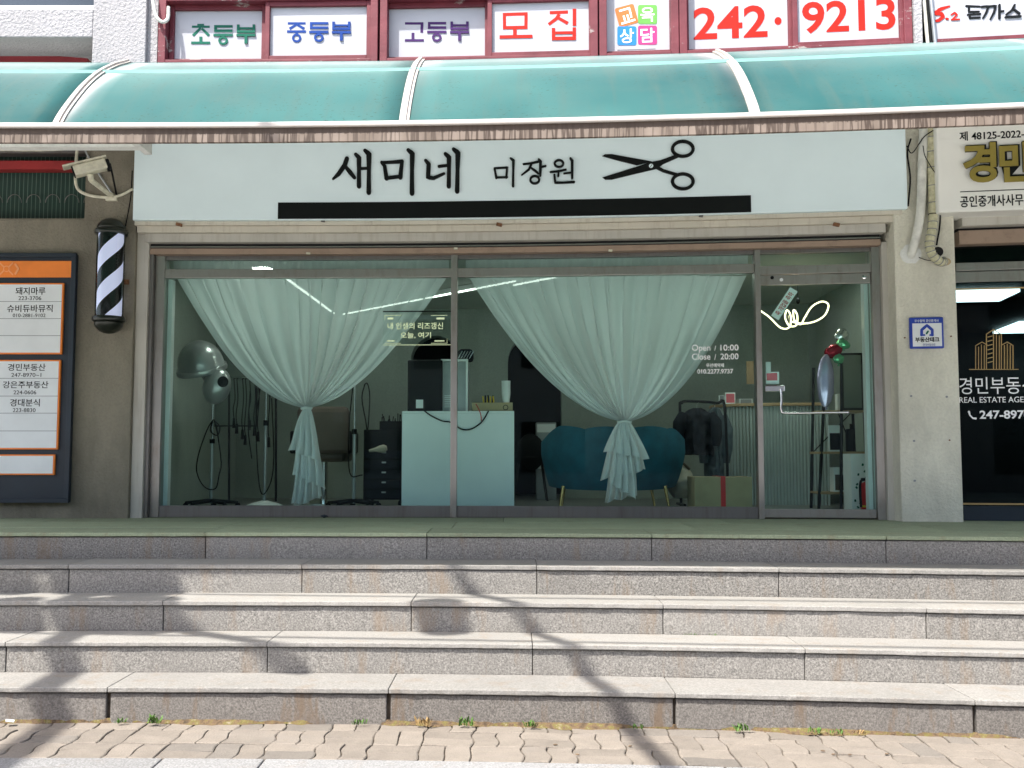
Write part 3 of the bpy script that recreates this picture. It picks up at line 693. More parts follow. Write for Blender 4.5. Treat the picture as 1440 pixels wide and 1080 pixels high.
# ================================================================== SHOP SIGN
YS = 7.95
xs0, xs1 = PX(188, YS, 250), PX(1275, YS, 240); zsb = PZ(309.5, YS, 300)
sg = thing('shop_sign', 'long pale sign board with black brush lettering and open scissors', 'sign', (0, YS, zsb))
MB().box(xs0, xs1, YS, YS+.3, zsb, zsb+.82).build('board', 'sign_white', sg, bevel=.004)
q4 = lambda L: L
strokes('lettering', [
    [(512, 893, 24), (500, 930, 26), (465, 980, 24), (434, 1008, 12)], [(503, 938, 20), (530, 970, 26), (554, 1000, 20)],
    [(562, 870, 20), (580, 888, 26), (580, 960, 22), (580, 1050, 24)], [(584, 950, 16), (630, 948, 16)], [(614, 848, 20), (636, 868, 30), (636, 960, 22), (635, 1085, 26)],
    [(708, 915, 18), (724, 935, 20), (735, 1005, 24)], [(712, 916, 16), (770, 914, 18), (822, 910, 22)], [(822, 912, 20), (812, 1000, 24)], [(732, 1004, 20), (815, 994, 20)],
    [(857, 846, 20), (880, 866, 28), (878, 960, 22), (878, 1090, 26)],
    [(955, 905, 18), (972, 925, 24), (968, 1000, 24), (1000, 1004, 20), (1058, 978, 14)], [(1030, 938, 16), (1080, 932, 16)],
    [(1066, 868, 20), (1086, 886, 26), (1086, 960, 22), (1085, 1050, 24)], [(1112, 842, 20), (1136, 862, 30), (1134, 960, 22), (1132, 1078, 26)]],
    YS-.001, 'letter_black', sg, .010, 360, 0, .25)
strokes('lettering', [
    [(1342-1440, 948, 12), (1352-1440, 1002, 14)], [(1342-1440, 948, 11), (1412-1440, 944, 13)], [(1412-1440, 946, 12), (1408-1440, 1000, 13)], [(1352-1440, 1000, 12), (1412-1440, 998, 12)],
    [(-8, 892, 11), (8, 904, 17), (7, 960, 13), (6, 1048, 15)],
    [(65, 925, 11), (110, 920, 12), (146, 912, 13)], [(112, 918, 12), (95, 955, 13), (55, 986, 8)], [(106, 945, 10), (130, 962, 14), (148, 978, 10)], [(150, 898, 11), (160, 910, 17), (159, 990, 13)], [(160, 942, 10), (188, 936, 12)],
    circ(128, 1013, 25, 21, 12), circ(264, 922, 24, 19, 12), [(216, 970, 10), (260, 966, 11), (302, 956, 11)], [(262, 964, 11), (260, 992, 12)], [(292, 978, 9), (328, 974, 10)], [(328, 893, 11), (338, 905, 16), (338, 1004, 13)], [(238, 985, 11), (243, 1030, 13), (290, 1030, 11), (348, 1026, 13)]],
    YS-.001, 'letter_black', sg, .010, 720, 0, .25)
def c3(pts): return [at(720+x/4, y/4, YS) for x, y in pts]
q = MB(); q.prism(c3([(507, 880), (522, 870), (560, 869), (786, 910), (702, 931), (600, 906)][::-1]), YS-.012, .012)
q.prism(c3([(508, 1000), (700, 940), (770, 915), (835, 903), (930, 868), (938, 886), (850, 925), (818, 950), (700, 978), (560, 1012), (525, 1012)][::-1]), YS-.0125, .0125)
q.build('scissors_emblem', 'letter_black', sg)
strokes('scissors_emblem', [circ(960, 839, 58, 42, 18, 28), circ(960, 1022, 58, 42, 18, 28), [(800, 935, 20), (850, 962, 17), (925, 984, 17)]], YS-.002, 'letter_black', sg, .012, 720, 0, .25)
x, z = at(720+781/4, 936/4, YS); M90 = Matrix.Rotation(math.pi/2, 4, 'X')
MB().lathe([(.017, 0), (.017, .003)], (x, YS-.0135, z), 14, M90).build('emblem_rivet', 'sign_white', sg)
MB().bx((x, YS-.018, z), (.004, .002, .024), ry=.6).build('emblem_slot', 'letter_black', sg)
xa_, xb_ = PX(391, YS, 296), PX(1056, YS, 288)
MB().box(xa_, xb_, YS-.006, YS-.001, PZ(308, YS, 395), PZ(285, YS, 395)).build('black_band', 'letter_black', sg)
# stepped cream trim and shutter housing under the sign
tr = thing('shutter_housing', 'cream stepped trim and brown shutter slot below the sign board', 'shutter housing', (0, 8.05, PZ(352, 8.1, 400)))
xt0, xt1 = PX(190, 8.0, 315), PX(1268, 8.0, 310)
zz = [PZ(p, 8.02, 400) for p in (311, 318, 327, 339, 346, 354)]
zz[0] = zsb-.001
MB().box(xt0, xt1, 7.985, 8.3, zz[1], zz[0]).build('upper_trim', 'cream_trim', tr, bevel=.003)
MB().box(xt0+.01, xt1-.01, 8.015, 8.3, zz[2], zz[1]-.001).build('middle_trim', 'cream_trim', tr, bevel=.003)
MB().box(xj1-.02, xt1-.1, 8.05, 8.3, zz[3], zz[2]-.001).build('lower_trim', 'jamb_paint', tr, bevel=.003)
MB().box(xj1, xt1-.12, 8.13, 8.3, zz[4], zz[3]-.001).build('slot', 'hole_black', tr)
MB().box(xj1, xt1-.12, 8.10, 8.12, zz[4]+.006, zz[4]+.016).build('guide_strip', 'steel', tr)
MB().box(xj1, xt1-.12, 8.11, 8.3, zz[5], zz[4]-.001).build('bottom_rail', 'shutter_rail', tr)
for px in (252, 702, 1176):
    x, z = at(px, 316, 7.98); MB().bx((x, 7.978, z), (.045, .03, .022), ry=.25).build('bracket', 'rust', tr)
for px, py in ((455, 312), (640, 346), (860, 349), (430, 353), (985, 305)):
    x, z = at(px, py, 8.0); MB().bx((x, 7.98 if py < 330 else 8.095, z), (.03, .02, .016), ry=.1).build('clip', 'steel_dark' if py < 330 else 'ivory_plastic', tr)

# ================================================================== SHOP FRONT
sw = thing('shop_window', 'wide steel framed shop window with two large panes', 'shop window', (PX(640, YW), YW, ZL))
zh = zz[5]-.001; zt0, zt1 = PZ(391, YW, 400), PZ(379, YW, 400); zs1 = PZ(711, YW, 400)
X = {p: PX(p, YW, 550) for p in (206, 216, 229, 634, 643, 1063, 1073, 1226, 1240)}
MB().box(X[206]+.002, X[216], 8.12, 8.5, ZL, zh).build('shutter_guide', 'steel_dark', sw, bevel=.003)
MB().box(X[216]+.001, X[229], YW-.03, YW+.07, ZL, zh).build('jamb', 'steel', sw, bevel=.003)
MB().box(X[1226]+.012, X[1240], YW-.03, YW+.07, ZL, zh).build('jamb', 'steel', sw, bevel=.003)
MB().box(X[1240]+.001, xc+.03, 8.13, 8.5, ZL, zh+.03).build('shutter_guide', 'jamb_paint', sw, bevel=.003)
MB().box(X[634], X[643], YW-.04, YW+.06, ZL, zh).build('mullion', 'steel', sw, bevel=.003)
MB().box(X[1063], X[1073]-.012, YW-.04, YW+.06, ZL, zh).build('mullion', 'steel', sw, bevel=.003)
bays = [(X[229], X[634]), (X[643], X[1063])]
for a, b_ in bays:
    MB().box(a, b_, YW-.02, YW+.05, ZL, zs1).build('sill', 'steel_dark', sw, bevel=.003)
    MB().box(a, b_, YW-.02, YW+.05, zt0, zt1).build('transom', 'steel', sw, bevel=.003)
    MB().box(a, b_, YW-.015, YW+.05, zh-.03, zh).build('head', 'steel_dark', sw, bevel=.002)
    MB().box(a, b_, YW+.012, YW+.018, zs1, zt0).build('pane', 'glass', sw)
    MB().box(a, b_, YW+.012, YW+.018, zt1, zh-.03).build('transom_pane', 'glass', sw)
a, b_ = X[1073]-.011, X[1226]+.011
ztd0, ztd1 = PZ(385, YW, 1150), PZ(373, YW, 1150)
MB().box(a, b_, YW-.02, YW+.05, ztd0, ztd1).build('transom', 'steel', sw, bevel=.003)
MB().box(a, b_, YW+.012, YW+.018, ztd1, zh-.03).build('transom_pane', 'glass', sw)
MB().box(a, b_, YW-.015, YW+.05, zh-.03, zh).build('head', 'steel_dark', sw, bevel=.002)
for p0, p1 in ((229, 240), (1217, 1227)):
    MB().box(PX(p0, 8.29), PX(p1, 8.29), 8.27, 8.34, ZL+.025, zt0).build('inner_jamb', 'white_plastic', sw, bevel=.003)
for s_, b4, bo in (('Open', (973, 484.5, 999, 496), .0), ('/', (1004.5, 486, 1007, 493), 0), ('10:00', (1013, 484.5, 1038.5, 493), 0), ('Close', (973, 497, 999, 506), .0), ('/', (1004.5, 498, 1007, 506), 0), ('20:00', (1013, 497, 1038.5, 505.5), 0),
    ('우선예약제', (993, 511, 1018, 516.5), .01), ('010.2277.9737', (980.5, 519, 1031, 525.5), .01)):
    text('window_lettering', s_, *b4, YW+.0115, 'letter_white', sw, bo+.012, .001)
# --- glass door
zd = PZ(400, YW, 1150); zdb = PZ(716, YW, 1150)
dr = thing('glass_door', 'steel railed glass door with a cranked chrome handle bar', 'door', ((a+b_)/2, YW, ZL))
MB().box(a+.004, b_-.004, YW-.015, YW+.035, zd, ztd0-.006).build('top_rail', 'steel', dr, bevel=.003)
MB().box(a+.004, b_-.004, YW-.015, YW+.035, ZL+.012, zdb).build('bottom_rail', 'steel', dr, bevel=.003)
MB().box(a+.004, b_-.004, YW+.004, YW+.014, zdb, zd).build('pane', 'glass', dr)
x, z = at(1214, 390, YW); MB().lathe([(.016, 0), (.016, .004), (.008, .006)], (x, YW-.016, z), 14, M90).build('closer_cap', 'chrome', dr)
x, z = at(1085, 391, YW); MB().lathe([(.014, 0), (.014, .004)], (x, YW-.016, z), 12, M90).build('lock', 'black_plastic', dr)
x, z = at(1098, 394, YW); MB().lathe([(.014, 0), (.014, .003)], (x, YW-.016, z), 12, M90).build('sticker', 'board_white', dr)
h = pbox('handle', 'chrome', dr, 1076, 542, 1104, 551, YW-.05, .04, bevel=.006)
pts = catmull([P3(1098, 547, YW-.06), P3(1099, 560, YW-.065), P3(1099, 577, YW-.065), P3(1106, 581, YW-.065), P3(1150, 580.5, YW-.065), P3(1192, 580, YW-.065)], 6)
MB().tube(pts, .0095, 10).build('handle_bar', 'chrome', h, smooth=True)
e = P3(1192, 580, YW-.065); MB().tube([e, e+Vector((0, .075, 0))], .011, 10).build('handle_mount', 'chrome', h, smooth=True)
# notice card and pink list on the door pane
card = thing('door_notice', 'small white and pink notice taped inside the door above the handle', 'notice', P3(1086, 538, YW+.02))
pbox('upper_sheet', 'board_white', card, 1077, 509, 1084, 525, YW+.0145, .001)
pbox('lower_sheet', 'letter_white', card, 1077, 523, 1095.5, 540, YW+.017, .001)
plain('pink', (.75, .16, .2), .6); pbox('pink_field', 'pink', card, 1078, 524.5, 1093, 535, YW+.0155, .001)
# slanting ribbon label
rb = thing('ribbon_label', 'slanting white ribbon label with red writing behind the door glass', 'label', P3(1103, 450, YW+.06))
c = P3(1103, 427, YW+.06); c.y += 0
ang = R(56)
MB().bx(c, (.275, .002, .068), ry=-ang).build('ribbon', 'letter_white', rb)
o = text('lettering', '축 개업을 축하', 1103-19, 427-4, 1103+19, 427+4, YW+.0585, 'letter_red', rb, .01, .001, rot=ang)

# --- acrylic slogan plate hung inside the left pane
pl = thing('acrylic_plate', 'clear acrylic plate with gold Korean slogan hanging inside the window', 'plate', P3(586, 486, YW+.05))
Yp = YW+.05
pbox('sheet', 'glass_clear', pl, 538.5, 438, 634, 485, Yp, .004)
pbox('top_edge', 'black_metal', pl, 538.5, 437, 634, 438.6, Yp-.002, .008)
pbox('edge', 'cream_print', pl, 538.5, 484.6, 634, 485.4, Yp-.002, .002)
for s_, b4 in (('내 인생의 리즈갱신', (545, 453.5, 623, 463)), ('오늘, 여기', (563, 467, 606, 476)), ('NO.1', (545, 446, 553, 449.5)), ('2024', (614, 446, 625, 449.5)), ('SALON', (544, 478, 555, 480.5)), ('OPEN', (611, 478, 625, 480.5))):
    if s_ in ('NO.1', '2024', 'SALON', 'OPEN'):
        pbox('small_print', 'cream_print', pl, b4[0], b4[1]+.5, b4[2], b4[3]-.3, Yp-.002, .0015)
    else: text('lettering', s_, *b4, Yp-.001, 'cream_print', pl, .012, .001)
for b4 in ((541, 443.2, 564, 443.8), (606, 443.2, 629, 443.8), (541, 482.4, 564, 483), (606, 482.4, 629, 483), (541, 443.2, 541.6, 450), (628.4, 476, 629, 483)):
    pbox('rule_line', 'cream_print', pl, *b4, Yp-.002, .0015)

# ================================================================== LEFT WALL THINGS
YB = 8.05
db = thing('directory_board', 'navy tenant directory board with orange header and white name strips', 'directory board', (PX(60, YB, 530), YB, PZ(707, YB, 60)))
xr_ = PX(110, YB, 380); xl_ = xr_-1.15
zt, zbm = PZ(359, YB, 60), PZ(706, YB, 60)
MB().box(xl_, xr_, YB-.05, YB-.001, zbm, zt).build('backing', 'navy', db, bevel=.003)
q = MB(); w = .03
q.box(xl_, xr_+.012, YB-.075, YB-.0505, zt-.028, zt+.004); q.box(xl_, xr_+.012, YB-.075, YB-.0505, zbm-.004, zbm+.03); q.box(xr_-.026, xr_+.012, YB-.0745, YB-.051, zbm+.03, zt-.028)
q.build('frame', 'navy', db, bevel=.003)
Yh = YB-.062
MB().box(xl_+.03, xr_-.03, Yh, Yh+.01, PZ(390, Yh, 60), PZ(367, Yh, 60)).build('header', 'board_orange', db)
plain('flower', (.88, .36, .14), .5)
strokes('flower_motif', [circ(9, 378, 4, 4, 1.2, 10), [(0, 370, 2), (5, 375, 2)], [(18, 370, 2), (13, 375, 2)], [(0, 386, 2), (5, 381, 2)], [(18, 386, 2), (13, 381, 2)], [(22, 372, 3), (26, 378, 3), (22, 385, 3)]], Yh-.001, 'flower', db, .001)
def strip(py0, py1, pr, lines, texts):
    Yq = YB-.075; xq = PX(pr, Yq, (py0+py1)/2)
    za, zb2 = PZ(py1, Yq, 40), PZ(py0, Yq, 40)
    fr = MB().box(xl_+.06, xq, Yq, Yq+.0245, za, zb2).build('name_panel', 'board_orange', db, bevel=.003)
    Yf = Yq-.003; MB().box(xl_+.07, xq-.012, Yf, Yf+.003, za+.012, zb2-.012).build('white_face', 'board_white', fr)
    for p in lines: z = PZ(p, Yf, 40); MB().box(xl_+.07, xq-.012, Yf-.0015, Yf-.0002, z-.002, z+.002).build('rule_line', 'line_grey', fr)
    for t_, b4, bo in texts: text('lettering', t_, *b4, Yf-.0005, 'letter_black', fr, bo, .001)
strip(398, 498, 88, (424, 448, 472), [('돼지마루', (22, 404, 64, 414.5), .008), ('223-3706', (26, 416.5, 58, 422), 0), ('슈비듀바뮤직', (10, 428.5, 74, 439), .008), ('010-2881-9102', (18, 441, 64, 446), 0)])
strip(506, 632, 83, (532, 557, 581, 606), [('경민부동산', (11, 511.5, 64, 521.5), .008), ('247-8970~1', (16, 524.5, 58, 530), 0), ('강은주부동산', (4, 536, 68, 546), .008), ('224-0606', (19, 549, 51, 554.5), 0), ('경대분식', (14, 561, 56, 571.5), .008), ('223-8830', (18, 574, 50, 579.5), 0)])
strip(639, 668, 76.5, (), [])

# --- barber pole
YP = 7.93
xb_c, _ = at(154.5, 400, YP); zt, zb2 = PZ(306, YP, 155), PZ(476, YP, 155)
bp = thing('barber_pole', 'black capped barber pole with white and black spiral stripes', 'barber pole', (xb_c, YP, zb2))
k = YP/FPX; H = zt-zb2
def cy(p): return PZ(p, YP, 155)
tiltM = Matrix.Rotation(R(0.), 4, 'X')
rr = 17*k
z_b, z_t = cy(446), cy(330)
q = MB(); nth = 40; turns = .62; nb = 5
# helical ribbons, alternately white and black, cut at the ends of the tube
bandh = (z_t-z_b)/4.6
for bnd in range(-9, 10):
    q.cur = bnd % 2; vs = []; fs = []
    sub = 1
    for i in range(nth+1):
        th = 2*math.pi*i/nth; sh = bandh*4*(i/nth)
        for j in (0, 1):
            z = z_b+bnd*bandh+j*bandh+sh
            vs.append((xb_c+rr*math.cos(th), YP+rr*math.sin(th), min(max(z, z_b), z_t)))
    for i in range(nth):
        f = (2*i, 2*i+2, 2*i+3, 2*i+1)
        if max(vs[n][2] for n in f)-min(vs[n][2] for n in f) > 1e-5 and len({round(vs[n][2], 6) for n in f}) > 1: fs.append(f)
    q.add(vs, fs)
core = q.build('striped_core', ['pole_white', 'letter_black'], bp, smooth=True)
MB().lathe([(rr+.012, z_b), (rr+.012, z_t)], (xb_c, YP, 0), 32).build('glass_tube', 'glass_clear', bp, smooth=True)
plain('cap_black', (.018, .022, .016), .28, .3)
def cap(sgn, name):
    pr = [(22, 0), (23, 3), (22, 6), (19, 7), (20, 9), (19, 13), (14, 19), (7, 23), (.5, 24)]
    z0 = z_t if sgn > 0 else z_b
    MB().lathe([(r*k, z0+sgn*h*k*1.0) for r, h in pr], (xb_c, YP, 0), 28).build(name, 'cap_black', bp, smooth=True)
cap(1, 'top_cap'); cap(-1, 'bottom_cap')
for z in (z_t+.03, z_b-.03): MB().box(xb_c-.02, xb_c+.02, YP+.08, 8.052, z-.02, z+.02).build('wall_bracket', 'cap_black', bp)
tag(MB().tube(catmull([P3(176, 320, 8.03), P3(180, 300, 8.03), P3(184, 275, 8.03), P3(186, 240, 8.03)], 5), .005, 6).build('power_cable', 'black_plastic'), 'thin black cable rising beside the barber pole', 'cable')
# --- CCTV camera
YC = 7.75
cc = thing('security_camera', 'weathered ivory security camera under the awning on its bracket', 'camera', P3(150, 300, 8.05))
a, b_ = P3(104, 242, YC-.06), P3(150, 231, YC+.02); d = (b_-a).normalized()
rzv = math.atan2(d.y, d.x); ryv = -math.asin(d.z); cen = (a+b_)/2
def rb_box(c, s): return MB().bx(c, s, rz=rzv, ry=ryv)
rb_box(cen, (.25, .10, .085)).build('housing', 'ivory_plastic', cc, bevel=.012)
upv = Vector((0, 0, 1))
rb_box(cen+upv*.055-d*.045, (.33, .125, .014)).build('sun_shield', 'ivory_plastic', cc, bevel=.004)
rb_box(cen-d*.127, (.014, .088, .074)).build('lens_window', 'black_plastic', cc, bevel=.004)
rb_box(cen+d*.135+Vector((0, 0, -.01)), (.035, .09, .085)).build('rear_cap', 'black_plastic', cc, bevel=.01)
MB().tube([cen-upv*.05, cen-upv*.10+d*.01], .022, 10).build('swivel', 'ivory_plastic', cc, smooth=True)
MB().tube([cen-upv*.10+d*.01, P3(152, 272, 7.95), P3(160, 276, 8.06)], [.02, .018, .022], 10).build('arm', 'ivory_plastic', cc, smooth=True)
MB().tube(catmull([cen+d*.15, P3(158, 245, YC+.05), P3(161, 260, 7.95), P3(164, 275, 8.05)], 6), .008, 8).build('lead', 'black_plastic', cc, smooth=True)
tag(MB().tube(catmull([P3(110, 190, 8.03), P3(108, 215, 8.03), P3(106, 245, 8.03), P3(108, 263, 8.03), P3(118, 272, 8.03), P3(140, 277, 8.03), P3(165, 276, 8.03), P3(187, 266, 8.03)], 6), .012, 8).build('conduit_pipe', 'ivory_plastic', smooth=True), 'ivory conduit looping below the security camera', 'conduit')
tag(MB().tube([P3(112, 196, 8.04), P3(128, 228, 8.04), P3(160, 276, 8.035)], .008, 8).build('conduit_pipe', 'grey_metal', smooth=True), 'straight grey conduit slanting behind the security camera', 'conduit')
tag(MB().tube(catmull([P3(-40, 211, 7.9), P3(60, 212, 7.9), P3(120, 209, 7.95), P3(187, 204, 8.0)], 5), .004, 6).build('wire', 'ivory_plastic', smooth=True), 'thin pale wire strung under the awning to the sign', 'wire')
tag(pbox('junction_box', 'ivory_plastic', None, 148, 277, 164, 282, 8.02, .03, bevel=.004), 'small ivory junction box under the camera loop', 'junction box')
tag(pbox('rusty_anchor', 'rust', None, 174, 393, 181, 400, 8.04, .01), 'small rusty anchor plate right of the barber pole', 'anchor')

# ================================================================== RIGHT COLUMN THINGS
tag(MB().tube(catmull([P3(1299, 178, 7.94), P3(1297, 230, 7.94), P3(1295, 290, 7.94), P3(1290, 325, 7.94), P3(1283, 352, 7.97), P3(1279, 364, 8.02)], 7), .032, 14).build('air_conditioner_pipe', 'pipe_white', smooth=True), 'straight white air conditioner pipe entering the column in a crumbling collar', 'pipe')
x, z = at(1281, 357, 8.0); q = MB(); n = 16
q.lathe([(.075, 0), (.072, .012), (.05, .022), (.03, .02)], (x, 8.004, z), n, M90)
for v in q.v: v += Vector((noise.noise(v*40)*.016, 0, noise.noise(v*40+Vector((5, 5, 5)))*.016))
tag(q.build('pipe_collar', 'soffit_paint', smooth=True), 'rough mortar collar round the white pipe', 'collar')
hz = catmull([P3(1309, 178, 7.93), P3(1310, 230, 7.93), P3(1312, 290, 7.93), P3(1311, 320, 7.92), P3(1307, 342, 7.92), P3(1311, 358, 7.92), P3(1322, 368, 7.95), P3(1328, 368, 8.0)], 10)
hose = thing('wrapped_hose', 'yellowed taped hose curling at the column beside the white pipe', 'hose', P3(1316, 372, 8.0))
MB().tube(hz, [.030+.003*(i % 3 == 0) for i in range(len(hz))], 14).build('hose', 'wrap_yellow', hose, smooth=True)
for i in range(3, len(hz)-2, 4):
    dv = (hz[i+1]-hz[i-1]).normalized()*.003; MB().tube([hz[i]-dv, hz[i]+dv], .0345, 14).build('tape_band', 'black_plastic' if i == 23 else 'line_grey', hose)
e = hz[-1]; MB().tube([e-Vector((.02, 0, 0)), e+Vector((.03, .03, 0))], .036, 14).build('foam_end', 'cardboard', hose)
x, z = at(1319, 354, 8.0); tag(MB().lathe([(.038, 0), (.038, .004)], (x, 8.001, z), 20, M90).build('wall_hole', 'hole_black'), 'round black hole in the column behind the taped hose', 'hole')
for i, (P, r, lb) in enumerate([([(1275, 205, 7.97), (1283, 215, 7.95), (1300, 192, 7.9), (1322, 178, 7.9)], .004, 'black wire looping from the sign end over the pipes'),
    ([(1277, 290, 7.97), (1280, 250, 7.97), (1276, 215, 7.97), (1281, 195, 7.97)], .006, 'black cable hanging down the end of the sign board'),
    ([(1320, 185, 7.92), (1321, 260, 7.93), (1322, 310, 7.94), (1317, 345, 7.98)], .006, 'black cable hanging right of the taped hose'),
    ([(1298, 205, 7.9), (1302, 222, 7.89), (1320, 245, 7.9), (1316, 188, 7.9), (1345, 178, 7.85)], .003, 'thin wire crossing both pipes'),
    ([(1292, 362, 7.98), (1305, 366, 7.96), (1318, 365, 7.96)], .003, 'short thin wire between pipe collar and hose end')]):
    tag(MB().tube(catmull([P3(*p) for p in P], 6), r, 6).build('cable', 'black_plastic', smooth=True), lb, 'cable', 'cables by the column')
pq = thing('blue_plaque', 'square white plaque with blue rim and house emblem on the column', 'plaque', P3(1304, 490, 8.0))
pbox('rim', 'plaque_blue', pq, 1280, 446, 1327.5, 490, 7.97, .029, bevel=.008)
pbox('face', 'board_white', pq, 1283.5, 454.5, 1324.5, 487, 7.967, .003)
text('lettering', '우수협력 공인중개사', 1286, 449, 1320, 453, 7.969, 'board_white', pq, .01, .001)
strokes('house_emblem', [[(1296, 471, 4), (1296, 464, 4), (1303.5, 457.5, 4), (1311, 464, 4), (1311, 471, 4)], [(1295, 471.2, 2.5), (1300, 471.2, 2.5)], [(1308, 471.2, 2.5), (1312, 471.2, 2.5)]], 7.966, 'plaque_blue', pq, .001)
strokes('leaf_mark', [[(1303, 469, 2.5), (1305, 466, 2.5)]], 7.966, 'letter_green', pq, .001)
text('lettering', '부동산테크', 1287, 474, 1321, 481, 7.966, 'letter_black', pq, .03, .001)
text('lettering', '한국부동산원', 1298, 483, 1315, 486.5, 7.966, 'letter_blue', pq, 0, .001)

# ================================================================== NEIGHBOURING ESTATE AGENT
YN = 7.85
ns = thing('neighbour_sign', 'cream estate agent sign with raised gold letters over the dark shop front', 'sign', (PX(1420, YN, 290), YN, PZ(297, YN, 1380)))
xn = PX(1318, YN, 240); zn = PZ(297, YN, 1380)
MB().box(xn, xr, YN, YN+.3, zn, zn+.85).build('board', 'sign_cream', ns, bevel=.012)
text('lettering', '제 48125-2022-00', 1349, 183, 1455, 196, YN, 'letter_black', ns, .012, .004)
for off, m, dp in ((0, 'letter_black', .028), (.0, 'gold_letter', .034)):
    for ch, b4 in (('경', (1354, 201, 1401, 257)), ('민', (1405, 200, 1448, 256)), ('부', (1453, 199, 1500, 255))):
        text('raised_letter' if m != 'letter_black' else 'letter_black_side', ch, *b4, YN-(0 if m == 'letter_black' else .0285), m, ns, .045 if m == 'letter_black' else .03, .028 if m == 'letter_black' else .006)  # black letter body, slightly wider, behind the gold face
zl1 = PZ(268, YN, 1400); MB().box(PX(1350, YN, 268), xr-.5, YN-.003, YN-.0002, zl1-.003, zl1+.003).build('rule_line', 'letter_black', ns)
text('lettering', '공인중개사사무소', 1350, 274, 1452, 290, YN, 'letter_black', ns, .012, .004)
nf = thing('neighbour_shop_front', 'dark glazed estate agent shop front with gold tower emblem', 'shop front', (PX(1420, YW), YW, ZL))
xn0 = PX(1347, YW, 500)
zr = [PZ(p, YW, 1400) for p in (300, 322, 326, 345, 369, 380, 384, 396, 708, 712, 735)]
MB().box(xn0, xr, 8.05, 8.3, zr[1], zr[0]+.1).build('lower_trim', 'jamb_paint', nf, bevel=.003)
MB().box(xn0, xr, 8.14, 8.3, zr[2], zr[1]-.001).build('slot', 'hole_black', nf)
MB().box(xn0, xr, 8.11, 8.3, zr[3], zr[2]-.001).build('bottom_rail', 'shutter_rail', nf)
MB().box(xn0, xr, YW+.012, YW+.018, zr[4], zr[3]-.001).build('transom_pane', 'glass_dark', nf)
MB().box(xn0, xr, YW-.02, YW+.05, zr[5], zr[4]).build('transom', 'steel', nf, bevel=.002)
MB().box(xn0, xr, YW-.01, YW+.05, zr[7], zr[5]-.008).build('door_rail', 'steel', nf, bevel=.002)
MB().box(xn0, xr, YW+.012, YW+.018, zr[9], zr[7]).build('pane', 'glass_dark', nf)
MB().box(xn0, xr, YW-.01, YW+.05, ZL, zr[9]).build('sill', 'navy', nf, bevel=.002)
Yg = YW+.0115
MB().box(xn0, xr, Yg-.001, Yg, PZ(406.5, Yg, 1400), PZ(404.5, Yg, 1400)).build('gold_line', 'gold_print', nf)
MB().box(xn0, xr, Yg-.001, Yg, PZ(710, Yg, 1400), PZ(707.5, Yg, 1400)).build('gold_line', 'gold_print', nf)
strokes('tower_emblem', [[(1363, 519.5, 1), (1432, 519.5, 1)], [(1372, 519, 1.1), (1372, 486, 1.1), (1381, 481, 1.1), (1388, 485, 1.1)], [(1376, 519, 1), (1376, 488, 1)], [(1380, 519, 1), (1380, 485, 1)], [(1384, 519, 1), (1384, 486, 1)],
    [(1387, 519, 1.2), (1387, 470, 1.2), (1397, 463.5, 1.2), (1408, 470, 1.2), (1408, 519, 1.2)], [(1397, 464, 1.2), (1397, 519, 1.2)], [(1401, 470, 1), (1401, 519, 1)], [(1405, 472, 1), (1405, 519, 1)]]
    +[[(1389, 474+6*i, 1.3), (1395, 472.5+6*i, 1.3)] for i in range(7)]+[[(1409, 485, 1.1), (1416, 481, 1.1), (1424, 486, 1.1), (1424, 519, 1.1)], [(1412, 486, 1), (1412, 519, 1)], [(1416, 484, 1), (1416, 519, 1)], [(1420, 486, 1), (1420, 519, 1)]], Yg, 'gold_print', nf, .0008)
text('window_lettering', '경민부동산', 1349, 530, 1458, 554, Yg, 'letter_white', nf, .0, .001)
text('window_lettering', 'REAL ESTATE AGENCY', 1349, 558, 1464, 566, Yg, 'letter_white', nf, 0, .001)
text('window_lettering', '247-8970', 1377.5, 577, 1449, 589, Yg, 'letter_white', nf, .022, .001)
strokes('telephone_mark', [[(1362.5, 579, 3), (1364, 584, 2), (1368, 588, 2), (1372, 588.5, 3)]], Yg, 'letter_white', nf, .0008)
# its room
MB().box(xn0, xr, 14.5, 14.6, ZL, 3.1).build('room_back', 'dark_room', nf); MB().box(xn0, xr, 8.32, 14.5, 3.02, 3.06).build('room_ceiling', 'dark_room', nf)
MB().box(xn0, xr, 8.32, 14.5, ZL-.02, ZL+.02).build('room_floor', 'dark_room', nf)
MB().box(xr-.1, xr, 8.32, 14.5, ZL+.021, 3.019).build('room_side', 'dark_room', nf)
for P_, lb in (([(1347, 400), (1386, 421), (1347, 426)], 'near'), ([(1405, 455), (1445, 451), (1470, 462), (1437, 471)], 'far')):
    Zc = 2.98; pts = []
    for p in P_:
        u, w = (p[0]-720)/FPX, (540-p[1])/FPX; dd = Vector((u, math.cos(PITCH)-w*math.sin(PITCH), math.sin(PITCH)+w*math.cos(PITCH))); t = (Zc-CAMZ)/dd.z; pts.append((dd.x*t, dd.y*t))
    if lb == 'near': pts = [pts[0], pts[1], pts[2]]; cxx = sum(p[0] for p in pts)/3
    cx_, cy_ = sum(p[0] for p in pts)/len(pts), sum(p[1] for p in pts)/len(pts)
    tag(MB().bx((cx_+.1, cy_, Zc+.0), (.62, .62 if lb == 'near' else 1.0, .03), rz=-.15).build('ceiling_panel_light', 'panel_lamp', raw=True), 'square pale ceiling light in the dark estate agent office, '+('closer to the window' if lb == 'near' else 'deeper in the room'), 'ceiling light', 'office ceiling lights')

